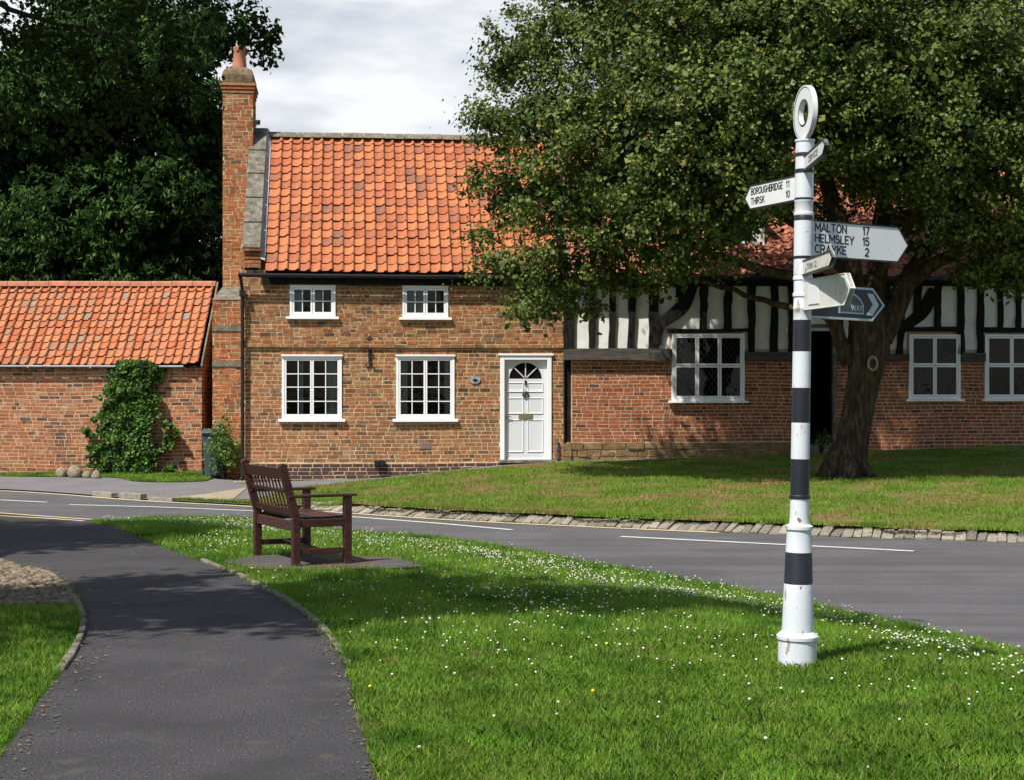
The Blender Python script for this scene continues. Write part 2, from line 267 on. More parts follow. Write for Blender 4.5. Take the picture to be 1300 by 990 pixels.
# ------------------------------------------------------------ terrain
RZ = -.30
def pz(u, v, z): Y = F*(CAMZ-z)/(v-495); return ((u-650)/F*Y, Y)
Npts = [pz(u, v, RZ) for u, v in [(0, 651), (115, 660), (183, 656), (240, 655), (300, 655), (450, 673), (561, 681), (632, 691), (738, 711), (860, 732), (992, 757), (1069, 775), (1184, 798), (1300, 825)]]
Npts = [(-30, 29), (-14, 27.0), *Npts, (4.7, 9), (6, 4), (7, 0), (9, -8)]
Fpts = [pz(u, v, RZ) for u, v in [(0, 621), (73, 625.5), (175, 634), (319, 641), (460, 651), (597, 660), (727, 666), (860, 672), (1069, 681), (1300, 688)]]
Fpts = [(-40, 32.2), (-14, 31.3), *Fpts, (12, 17.5), (40, 9)]
NX, NY = map(np.array, zip(*Npts)); FX, FY = map(np.array, zip(*Fpts))
def sm(a): a = np.clip(a, 0, 1); return a*a*(3-2*a)
def smooth_interp(x, X, Y, w=.5):
    return sum(np.interp(x+d*w, X, Y) for d in (-1, -.5, 0, .5, 1))/5
def yN(x): return smooth_interp(x, NX, NY, .35)
def yF(x): return smooth_interp(x, FX, FY, .6)
HX = [-40, -10.7, -6.5, -5.27, -2.6, -.26, 1.0, 5.6, 7.4, 10.5, 18, 40]
HZ = [-.15, -.15, -.13, -.214, -.13, .11, .18, .30, .36, .47, .7, .7]
def yH(x): return np.interp(x, [-40, -6.9, -6.0, 40], [33, 33, 30.92, 35.75])
def zt(x, y):
    x = np.asarray(x, float); y = np.asarray(y, float)
    n = yN(x); f = yF(x)+.33; h = yH(x)
    zl = RZ+.30*sm((n-y)/6.0)
    zk = RZ+.02+.09*sm((x+3.4)/1.0)
    s = np.clip((y-f)/np.maximum(h-f, .5), 0, 1)
    zb = zk+(np.interp(x, HX, HZ)-zk)*s**.9
    return np.where(y <= n, zl, np.where(y < f-.33, RZ, zb))
def hit(u, v):
    lo = None
    for k in range(600):
        Y = 5+k*.06; z = CAMZ-(v-495)/F*Y
        if z <= float(zt((u-650)/F*Y, Y)):
            return ((u-650)/F*Y, Y)
    return ((u-650)/F*36, 36)
def inpoly(x, y, P):
    ins = np.zeros(len(x), bool); n = len(P)
    for i in range(n):
        x1, y1 = P[i]; x2, y2 = P[(i+1) % n]
        if y1 == y2: continue
        c = ((y1 > y) != (y2 > y)) & (x < (x2-x1)*(y-y1)/(y2-y1)+x1); ins ^= c
    return ins
def resample(P, n):
    P = np.array(P, float); d = np.r_[0, np.cumsum(np.hypot(*np.diff(P, axis=0).T))]; t = np.linspace(0, d[-1], n)
    return np.c_[np.interp(t, d, P[:, 0]), np.interp(t, d, P[:, 1])]
def smoothline(P, n=200, w=9):
    Q = resample(P, n); K = np.ones(w)/w
    for c in (0, 1):
        pad = np.r_[[Q[0, c]]*(w//2), Q[:, c], [Q[-1, c]]*(w//2)]; Q[1:-1, c] = np.convolve(pad, K, 'valid')[1:-1]
    return Q
def loft(name, A, B, m, mat_, dz=0, zf=zt):
    n = len(A); t = np.linspace(0, 1, m)[None, :, None]; G = A[:, None, :]*(1-t)+B[:, None, :]*t
    G = G.reshape(-1, 2); V = np.c_[G, zf(G[:, 0], G[:, 1])+dz]
    i = np.arange(n-1)[:, None]*m+np.arange(m-1)[None, :]; i = i.ravel()
    return np_mesh(name, V, np.c_[i, i+m, i+m+1, i+1], mat_, smooth=True)

# base ground reaching the horizon
gx = np.r_[-900, -400, -150, -60, np.arange(-30, 30.1, .75), 60, 150, 400, 900]; gy = np.r_[-200, -60, -20, np.arange(-8, 45.1, .75), 60, 110, 250, 600, 1500]
X_, Y_ = np.meshgrid(gx, gy, indexing='ij'); Zb = zt(X_.ravel(), Y_.ravel())-.09
m_ = len(gy); ii = (np.arange(len(gx)-1)[:, None]*m_+np.arange(m_-1)[None, :]).ravel()
tag(np_mesh('ground', np.c_[X_.ravel(), Y_.ravel(), Zb], np.c_[ii, ii+m_, ii+m_+1, ii+1], M['turf'], smooth=True), kind='structure')

# road
xs = np.linspace(-28, 20, 260)
Nl = np.c_[xs, yN(xs)]; Fl = np.c_[xs, yF(xs)]
tip = np.array(hit(115, 660))
flat = lambda x, y: np.full(len(x), RZ)
tag(loft('road', np.c_[xs, yN(xs)-.05], np.c_[xs, yF(xs)+.05], 24, M['asphalt'], -.004, flat), kind='structure')
def line(name, P, w_, m, z=.003):
    P = smoothline(P, 120, 5); d = np.gradient(P, axis=0); d /= np.linalg.norm(d, axis=1)[:, None]; nn = np.c_[-d[:, 1], d[:, 0]]*w_/2
    return tag(loft(name, P-nn, P+nn, 2, m, z, flat), kind='structure')
def rp(*uv): return [pz(u, v, RZ) for u, v in uv]
line('road_marking', rp((0, 634), (60, 637)), .10, M['mark'])
line('road_marking', rp((88, 640), (200, 643), (350, 649), (456, 656), (560, 664), (650, 672)), .10, M['mark'])
line('road_marking', rp((788, 680.5), (900, 686), (1000, 691), (1160, 699)), .11, M['mark'])
Fo = smoothline(np.c_[xs, yF(xs)-.16][(xs > -11) & (xs < 2.8)], 150, 7)
line('yellow_line', Fo, .10, M['yellow'])
line('yellow_line', rp((-60, 645), (0, 650.5), (60, 655), (118, 659)), .07, M['yellow'])
line('yellow_line', rp((-60, 648), (0, 654), (60, 657.3), (106, 660.5)), .07, M['yellow'])

# footpath
Rc = [hit(u, v) for u, v in [(480, 990), (462, 925), (448, 872), (437, 842), (417, 811), (389, 780), (354, 758), (301, 730), (262, 715), (243, 708.5), (215, 697), (180, 684), (150, 670)]]+[tuple(tip)]
Lc = [hit(u, v) for u, v in [(-20, 990), (20, 935), (53, 885), (84, 852), (104, 818), (110, 800), (110, 781), (97, 757), (85, 742), (67, 728), (20, 716), (-60, 704), (-160, 692)]]+[(-9.0, 22.5), (-10, float(yN(-10)))]
Rs = smoothline([(.6, -6), (-.2, 3)]+Rc, 220, 5); Ls = smoothline([(-3.5, -6), (-2.9, 4)]+Lc, 220, 5)
Ls[-1] = (-10, float(yN(-10)))
tag(loft('footpath', Ls, Rs, 30, M['path']), kind='structure')
mouth = np.linspace(-10, tip[0], 30); mo = np.c_[mouth, yN(mouth)]
# lawns
Nr = np.array([[x, float(yN(x))] for x in np.linspace(tip[0], 8.5, 220)])
tag(loft('lawn', Rs[::-1], smoothline(Nr, 220, 3), 60, M['turf'], .0), kind='structure')
LL = Ls.copy(); LL[:, 0] = -16
tag(loft('side_lawn', LL, Ls, 30, M['turf'], .0), kind='structure')
# pavement across the road, up to the houses
xs2 = np.linspace(-28, 26, 260); FP = np.c_[xs2, yF(xs2)+.03+.33*sm((xs2+3.5)/.3)]
tag(loft('pavement', FP, np.c_[xs2, yH(xs2)+.6], 30, M['pave'], .0), kind='structure')
Bc = [hit(u, v) for u, v in [(196, 634.5), (300, 637), (335, 633), (352, 628), (380, 620), (430, 614.5), (540, 603), (632, 594), (713, 588), (860, 584), (1000, 578), (1150, 572), (1300, 567.5)]]+[(17, 33.0), (24, 33.2)]
Bs = smoothline(Bc, 240, 5)
F2 = np.c_[np.linspace(Bs[0, 0], 24, 240), np.zeros(240)]; F2[:, 1] = yF(F2[:, 0])+np.where(F2[:, 0] < -3.2, .10, .25)
Bs2 = Bs.copy(); Bs2[:, 1] = np.maximum(Bs2[:, 1], yF(Bs2[:, 0])+.2)
tag(loft('grass_bank', F2, Bs2, 40, M['turf_dry'], .03), kind='structure')
bankpoly = np.r_[F2, Bs2[::-1]]
vg = [hit(u, v) for u, v in [(-100, 602), (0, 604), (60, 605), (110, 605), (150, 606), (170, 611), (230, 612), (262, 611), (268, 606)]]
vg = smoothline(vg, 60, 3); VB = vg.copy(); VB[:, 1] = 33.05
tag(loft('grass_verge', vg, VB, 8, M['turf'], .012), kind='structure')
vergepoly = np.r_[vg, VB[::-1]]
tp = [hit(u, v) for u, v in [(208, 633), (255, 635), (292, 637), (314, 619), (262, 627)]]
def polysheet(name, P, m, dz, kind='structure'):
    b = MB(); b.add([(x, y, float(zt(x, y))+dz) for x, y in P], [tuple(range(len(P)))]); return tag(b.build(name, m), kind=kind)
polysheet('tan_paving', tp, M['tan'], .012)
def hitz(u, v, z=.012): return pz(u, v, z)
pad = [hitz(*q) for q in [(325, 722), (282, 712), (318, 705), (400, 701), (505, 706), (542, 718), (505, 720.5), (400, 722)]]
polysheet('bench_pad', pad, M['slab'], .012)

# kerb of tilted setts at the foot of the bank
b = MB(); x = -3.3
while x < 17:
    wd = random.uniform(.10, .17); y0 = float(yF(x)); sl = (float(yF(x+.2))-y0)/.2; a = math.atan(sl)
    Mx = Matrix.Translation((x, y0, RZ)) @ Matrix.Rotation(a+random.uniform(-.10, .10), 4, 'Z') @ Matrix.Rotation(R(17)+random.uniform(-.07, .07), 4, 'X')
    b.box(0, wd*.93, 0, random.uniform(.28, .37), -.12, random.uniform(.005, .03), Mx, j=.008); x += wd*math.cos(a)
xk = xs2[xs2 > -3.5]; ka = np.c_[xk, yF(xk)+.01]; kb = np.c_[xk, yF(xk)+.40]; kv = np.r_[np.c_[ka, np.full(len(xk), RZ-.012)], np.c_[kb, np.full(len(xk), RZ+.105)]]; nk = len(xk); ki = np.arange(nk-1)
tag(np_mesh('kerb_bed', kv, np.c_[ki, ki+1, ki+1+nk, ki+nk], M['edging']), kind='structure')
tag(b.build('kerb_setts', M['sett'], bevel=.012), kind='structure')
b = MB(); x = -8.4
for k in range(3):                                            # plain raised kerb stones further left
    x0 = -7.55+k*.62; y0 = float(yF(x0)); a = math.atan((float(yF(x0+.6))-y0)/.6)
    b.box(0, .6, 0, .14, -.1, (.09, .10, .06)[k], Matrix.Translation((x0, y0, RZ)) @ Matrix.Rotation(a, 4, 'Z'), j=.004)
tag(b.build('kerb', M['kerb'], bevel=.012), kind='structure')
# edging stones of the footpath
b = MB()
def edging(P, s0, s1, side):
    P = resample(P, 400); seg = np.hypot(*np.diff(P, axis=0).T); d = np.r_[0, np.cumsum(seg)]; s = s0
    while s < s1:
        ln = random.uniform(.42, .6); i = np.searchsorted(d, s); j = min(np.searchsorted(d, s+ln*.97), 399); p = P[i]; q = P[j]
        a = math.atan2(q[1]-p[1], q[0]-p[0]); Mx = Matrix.Translation((p[0], p[1], float(zt(p[0], p[1])))) @ Matrix.Rotation(a, 4, 'Z')
        b.box(.006, np.hypot(*(q-p))-.006, min(0, side*.045), max(0, side*.045), -.08, random.uniform(.018, .03), Mx, j=.005); s += ln
def arc_of(P, pt):
    P = resample(P, 400); d = np.r_[0, np.cumsum(np.hypot(*np.diff(P, axis=0).T))]; return d[np.argmin(np.hypot(P[:, 0]-pt[0], P[:, 1]-pt[1]))]
edging(Rs, arc_of(Rs, hit(439, 846)), arc_of(Rs, hit(262, 715)), -1)
edging(Ls, arc_of(Ls, hit(84, 852)), arc_of(Ls, hit(67, 728)), 1)
tag(b.build('path_edging', M['edging'], bevel=.01), kind='structure')

# cobbled patch
cpoly = np.array([pz(*q, 0) for q in [(-40, 700), (-10, 708), (20, 717), (62, 728), (80, 742), (92, 757), (96, 768), (-60, 769), (-120, 730)]])
b = MB(); vs0 = []; import bmesh
bm = bmesh.new(); bmesh.ops.create_icosphere(bm, subdivisions=2, radius=1); ico = [v.co.copy() for v in bm.verts]; icf = [tuple(v.index for v in f.verts) for f in bm.faces]; bm.free()
yy = cpoly[:, 1].min()
while yy < cpoly[:, 1].max():
    xx = cpoly[:, 0].min()+random.uniform(0, .1)
    while xx < cpoly[:, 0].max():
        if inpoly(np.array([xx]), np.array([yy]), cpoly)[0]:
            rx, ry, rz = random.uniform(.028, .052), random.uniform(.020, .034), random.uniform(.018, .032)
            Mx = Matrix.Translation((xx, yy+random.uniform(-.015, .015), float(zt(xx, yy))+.005)) @ Matrix.Rotation(random.uniform(-.6, .6), 4, 'Z') @ Matrix.Rotation(random.uniform(-.25, .25), 4, 'Y')
            b.add([(p.x*rx*(1+.12*math.sin(5*p.y+xx*9)), p.y*ry, p.z*rz) for p in ico], icf, Mx)
        xx += random.uniform(.065, .10)
    yy += .056
tag(b.build('cobbles', M['cobble'], smooth=True), 'rounded cobblestones set beside the footpath', 'cobbles', kind='structure')
polysheet('cobble_bed', [tuple(p) for p in cpoly], M['soil'], .006)

# ------------------------------------------------------------ grass blades and flowers
def blades(name, x, y, h, wd, mat_, label, five=False, dz=0):
    n = len(x); z = zt(x, y)+dz; h = h*(.62+.8*vnoise(x, y, .45, 41)); a = rng.uniform(0, 2*np.pi, n); h = h*rng.uniform(.5, 1.25, n); wd = wd*rng.uniform(.7, 1.3, n)
    ax, ay = np.cos(a)*wd/2, np.sin(a)*wd/2; la = rng.uniform(0, 2*np.pi, n); ln = h*rng.uniform(.1, .8, n); lx, ly = np.cos(la)*ln, np.sin(la)*ln
    B = np.c_[x, y, z-.004]
    def P(k, wf, hf): return B+np.c_[ax*wf*k+lx*hf**2, ay*wf*k+ly*hf**2, h*hf*(1-.15*hf)]
    if five:
        V = np.stack([P(-1, 1, 0), P(1, 1, 0), P(1, .75, .55), P(0, 0, 1), P(-1, .75, .55)], 1).reshape(-1, 3)
        i = np.arange(n)*5; Fc = np.c_[i, i+1, i+2, i+3, i+4]
    else:
        V = np.stack([P(-1, 1, 0), P(1, 1, 0), P(0, 0, 1)], 1).reshape(-1, 3); i = np.arange(n)*3; Fc = np.c_[i, i+1, i+2]
    return tag(np_mesh(name, V, Fc, mat_), label, 'grass', kind='stuff')
def vnoise(x, y, s, seed):
    r = np.random.default_rng(seed); G = r.random((64, 64)); X = x/s+200; Y = y/s+200; i = np.floor(X).astype(int); j = np.floor(Y).astype(int); f = sm(X-i); g = sm(Y-j)
    q = lambda a, c: G[a % 64, c % 64]
    return (q(i, j)*(1-f)+q(i+1, j)*f)*(1-g)+(q(i, j+1)*(1-f)+q(i+1, j+1)*f)*g
lawnpoly = np.r_[Rs, Nr]
padp = np.array(pad)
def scatter(n, y0, y1, xlo=None, xhi=None, margin=.6):
    y = rng.uniform(y0, y1, n); hw = .335*y+margin; x = rng.uniform(-1, 1, n)*hw
    return x, y
def lawn_pts(n, y0, y1):
    x, y = scatter(n, y0, y1); k = (inpoly(x+rng.normal(0, .015, n), y, lawnpoly)) & ~inpoly(x+rng.normal(0, .05, n), y+rng.normal(0, .09, n), padp)
    bare = (vnoise(x, y, .25, 5) > .72) & (np.hypot(x+1.6, y-10.3) < .75)
    return x[k & ~bare], y[k & ~bare]
def side_pts(n, y0, y1):
    y = rng.uniform(y0, y1, n); lx = np.interp(y, Ls[:, 1], Ls[:, 0]); x = lx-rng.uniform(0, 1, n)*np.maximum(.335*y+.8+lx, .3)
    k = (x < lx+.02-.06*vnoise(x, y, .12, 3)) & ~inpoly(x, y, cpoly); return x[k], y[k]
parts_x = []; parts_y = []
xa, ya = lawn_pts(210000, 6.0, 10.2); xb, yb = side_pts(40000, 6, 13)
blades('lawn_grass', np.r_[xa, xb], np.r_[ya, yb], .052, .0055, M['blade'], 'bright green lawn grass nearest the camera', True)
xa, ya = lawn_pts(200000, 10.2, 15.5); xb, yb = side_pts(22000, 13, 20)
blades('lawn_grass', np.r_[xa, xb], np.r_[ya, yb], .055, .008, M['blade'], 'lawn grass round the bench and behind the signpost')
xa, ya = lawn_pts(150000, 15.5, 24.3)
blades('lawn_grass', xa, ya, .058, .013, M['blade'], 'lawn grass running up to the near edge of the road')
n = 420000; x = rng.uniform(-7.5, 14, n); y = rng.uniform(17, 33, n); k = inpoly(x, y, bankpoly) & (np.abs(x) < .34*y+.8)
k &= rng.random(n) < .35+.65*(vnoise(x, y, .6, 9) > .35)
blades('bank_grass', x[k], y[k], .05, .014, M['blade_bank'], 'patchy sunburnt grass on the bank below the houses', dz=.03)
# ragged overhang at the foot of the bank
n = 17000; x = rng.uniform(-4, 14, n); y = yF(x)+.27+rng.normal(0, .045, n)-.16*sm((vnoise(x, x*0, .5, 11)-.45)*3)
blades('bank_grass', x, y, .075, .014, M['blade_bank'], 'ragged grass edge hanging over the kerb setts', dz=.02)
n = 60000; x = rng.uniform(-13, -5.8, n); y = rng.uniform(29, 33.05, n); k = inpoly(x, y, vergepoly)
blades('verge_grass', x[k], y[k], .06, .016, M['blade'], 'thin strip of green grass along the outbuilding wall', dz=.012)
n = 2600; x = rng.uniform(-6.2, -4.2, n); y = yF(x)+.1+rng.uniform(-.02, .16, n)
blades('verge_grass', x, y, .05, .016, M['blade_bank'], 'weedy grass tuft strip growing along the far kerb', dz=.0)

bm = bmesh.new(); bmesh.ops.create_icosphere(bm, subdivisions=1, radius=1); IV = np.array([v.co[:] for v in bm.verts]); IF = np.array([[v.index for v in f.verts] for f in bm.faces]); bm.free()
def flowers(name, x, y, r, mat_, label, hz=.055):
    n = len(x); z = zt(x, y)+hz*rng.uniform(.7, 1.2, n); r = r*rng.uniform(.7, 1.2, n)
    V = (IV[None]*r[:, None, None]*np.array([1, 1, .8])+np.c_[x, y, z][:, None, :]).reshape(-1, 3)
    Fc = (IF[None]+(np.arange(n)*len(IV))[:, None, None]).reshape(-1, 3)
    return tag(np_mesh(name, V, Fc, mat_, smooth=True), label, 'flowers', kind='stuff')
x, y = lawn_pts(60000, 6.2, 23.5)
dn = vnoise(x, y, 1.3, 21)*.6+vnoise(x, y, .4, 22)*.5
tR = (yN(x)-y)
dens = .055+.42*np.exp(-((tR-2.2)/2.0)**2)+.30*np.exp(-((x-.9)/1.5)**2-((y-12.2)/1.6)**2)+.35*np.exp(-((x+3.3)/1.0)**2-((y-17.8)/2.0)**2)
dens *= sm((dn-.30)/.45)*np.where(y < 9.5, .55, 1)*1.25
xr = np.interp(y, Rs[:, 1], Rs[:, 0])
keep = (rng.random(len(x)) < dens*.60) & (x > xr+.12)
flowers('clover_flowers', x[keep], y[keep], .0082, M['clover'], 'white clover flowers scattered thickly over the lawn')
x, y = lawn_pts(260, 8, 16); flowers('dandelion_flowers', x[:26], y[:26], .010, M['dandelion'], 'few small yellow flowers dotted in the lawn')
# fallen leaves / litter along path edges
n = 1500; t_ = rng.integers(30, 150, n); side = rng.random(n) < .6
E = np.where(side[:, None], Ls[t_]+np.c_[np.abs(rng.normal(0, .09, n)), rng.normal(0, .06, n)], Rs[t_]-np.c_[np.abs(rng.normal(0, .05, n)), rng.normal(0, .06, n)])
a = rng.uniform(0, 6.28, n); s_ = rng.uniform(.006, .016, n); ze = zt(E[:, 0], E[:, 1])+.006
V = np.stack([np.c_[E[:, 0]+np.cos(a+k*2.09)*s_, E[:, 1]+np.sin(a+k*2.09)*s_, ze+rng.uniform(0, .008, n)] for k in range(3)], 1).reshape(-1, 3)
i = np.arange(n)*3
M['litter'] = mat('leaf_litter', [(0, (.06, .035, .018)), (.5, (.13, .08, .04)), (1, (.22, .16, .09))], src='island', rough=.9)
tag(np_mesh('leaf_litter', V, np.c_[i, i+1, i+2], M['litter']), 'brown leaf litter along the footpath edges', 'leaf litter', kind='stuff')

# ------------------------------------------------------------ walls and bricks
def brickface(mb, o, d, n, x0, x1, z0, z1, ops=(), ch=.0765, joint=.017, proud=.0035, hdr=.3, jit=.0022, wav=.006, zfun=None):
    o, d, n = Vector(o), Vector(d), Vector(n); up = Vector((0, 0, 1)); z = z0; ci = 0
    while z < z1-.02:
        za, zb = z, min(z+ch-joint, z1); x = x0-random.uniform(0, .2); ci += 1
        while x < x1:
            L_ = .10 if random.random() < hdr else .208+random.uniform(-.016, .012)
            rects = [(max(x, x0), min(x+L_, x1), za, zb)]
            for (a0, a1, b0, b1) in ops:
                nr = []
                for (p, q, r_, s) in rects:
                    if q <= a0 or p >= a1 or s <= b0 or r_ >= b1: nr.append((p, q, r_, s)); continue
                    if p < a0: nr.append((p, a0, r_, s)); p = a0
                    if q > a1: nr.append((a1, q, r_, s)); q = a1
                    if r_ < b0: nr.append((p, q, r_, b0))
                    if s > b1: nr.append((p, q, b1, s))
                rects = nr
            for (p, q, r_, s) in rects:
                if q-p < .02 or s-r_ < .018: continue
                pr = proud*random.uniform(.35, 1.5); vs = []
                for yy_ in (0, 1):
                    for (xx_, zz_) in ((p, r_), (q, r_), (q, s), (p, s)):
                        w_ = wav*math.sin(xx_*1.3+ci*.11)+wav*.5*math.sin(xx_*3.1+1)
                        j = random.uniform(-jit, jit) if yy_ else 0
                        vs.append(o+d*(xx_+j)+up*(zz_+w_+(random.uniform(-jit, jit) if yy_ else 0))+n*(pr*yy_+(random.uniform(-.001, .001))))
                mb.add(vs, [(4, 5, 6, 7), (0, 1, 5, 4), (1, 2, 6, 5), (2, 3, 7, 6), (3, 0, 4, 7)])
            x += L_+joint
        z += ch
def wallpanel(mb, x0, x1, z0, z1, ops, y=0, depth=.14):
    xs_ = sorted({x0, x1, *[a for o in ops for a in o[:2] if x0 < a < x1]}); zs_ = sorted({z0, z1, *[a for o in ops for a in o[2:] if z0 < a < z1]})
    for i in range(len(xs_)-1):
        for j in range(len(zs_)-1):
            cx, cz = (xs_[i]+xs_[i+1])/2, (zs_[j]+zs_[j+1])/2
            if any(a0 < cx < a1 and b0 < cz < b1 for a0, a1, b0, b1 in ops): continue
            a, b_, c, d = xs_[i], xs_[i+1], zs_[j], zs_[j+1]
            mb.add([(a, y, c), (b_, y, c), (b_, y, d), (a, y, d)], [(0, 1, 2, 3)])
    for a0, a1, b0, b1 in ops:
        for (p, q) in (((a0, b0), (a0, b1)), ((a0, b1), (a1, b1)), ((a1, b1), (a1, b0)), ((a1, b0), (a0, b0))):
            mb.add([(p[0], y, p[1]), (q[0], y, q[1]), (q[0], y+depth, q[1]), (p[0], y+depth, p[1])], [(0, 1, 2, 3)])

ROT = R(6); cs, sn = math.cos(ROT), math.sin(ROT); PX, PY = -5.27, 31.0
def fx(u, y=0): m = (u-650)/F; return (m*(PY+y*cs)-PX+y*sn)/(cs-m*sn)
def fY(u, y=0): return PY+fx(u, y)*sn+y*cs
def fz(u, v, y=0): return CAMZ-(v-495)/F*fY(u, y)
def op(u0, u1, v0, v1): um = (u0+u1)/2; return (fx(u0), fx(u1), fz(um, v1), fz(um, v0))

cot = empty('brick_cottage', (PX, PY, 0), ROT, 'brown brick cottage with orange pantile roof and white casement windows', 'house')
XR = fx(715)
wops = {'w1': op(358, 434, 453, 533), 'w2': op(503, 577, 453, 533), 'w3': op(368, 426, 363, 404), 'w4': op(511, 569, 364, 405), 'door': op(635, 700, 452, 585)}
OPS = list(wops.values())
b = MB(); wallpanel(b, 0, XR, -.6, 3.95, OPS); 
DEP = 5.2
b.add([(0, 0, -.6), (0, 0, 3.95), (0, DEP/2, 7.0), (0, DEP, 3.95), (0, DEP, -.6)], [(0, 1, 2, 3, 4)])
b.add([(XR, 0, -.6), (XR, 0, 3.95), (XR, DEP/2, 7.0), (XR, DEP, 3.95), (XR, DEP, -.6)], [(4, 3, 2, 1, 0)])
b.add([(0, DEP, -.6), (XR, DEP, -.6), (XR, DEP, 3.95), (0, DEP, 3.95)], [(3, 2, 1, 0)])
b.build('wall', M['mortar'], cot)
zs_l = fz(310, 442); zs_h = fz(310, 432.5); zp = fz(400, 586)
b = MB(); d_, n_ = (1, 0, 0), (0, -1, 0)
arch = []
for k in ('w1', 'w2'):
    a = wops[k]; arch.append((a[0]-.02, a[1]+.02, a[3], a[3]+.135))
brickface(b, (0, 0, 0), d_, n_, 0, XR, zp, zs_l, OPS+arch, hdr=.35)
brickface(b, (0, 0, 0), d_, n_, 0, XR, zs_h+.01, 3.93, OPS, hdr=.35, proud=.006, jit=.005)
for (a0, a1, b0, b1) in arch:
    x = a0
    while x < a1-.03:
        h = .125; b.add([(x, -.001, b0+.005), (x+.062, -.001, b0+.005), (x+.062, -.001, b0+h), (x, -.001, b0+h), (x, -.010, b0+.005), (x+.062, -.010, b0+.005), (x+.062, -.010, b0+h), (x, -.010, b0+h)], [(4, 5, 6, 7), (0, 1, 5, 4), (1, 2, 6, 5), (2, 3, 7, 6), (3, 0, 4, 7)]); x += .073
b.build('brickwork', M['brick_cot'], cot)
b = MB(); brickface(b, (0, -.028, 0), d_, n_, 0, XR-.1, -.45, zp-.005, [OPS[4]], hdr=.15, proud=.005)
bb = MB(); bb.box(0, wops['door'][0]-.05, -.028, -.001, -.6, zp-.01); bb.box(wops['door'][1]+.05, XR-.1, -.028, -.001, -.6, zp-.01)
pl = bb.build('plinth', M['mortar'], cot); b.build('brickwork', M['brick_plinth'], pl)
b = MB()
bb = MB(); bb.box(0, XR, -.05, -.001, zs_l+.012, zs_h-.004); sc_ = bb.build('string_course', M['mortar'], cot)
brickface(b, (0, -.05, 0), d_, n_, 0, XR, zs_l+.012, zs_h, [], hdr=.0, proud=.005, ch=.074)
b.build('brickwork', M['brick_cot'], sc_)

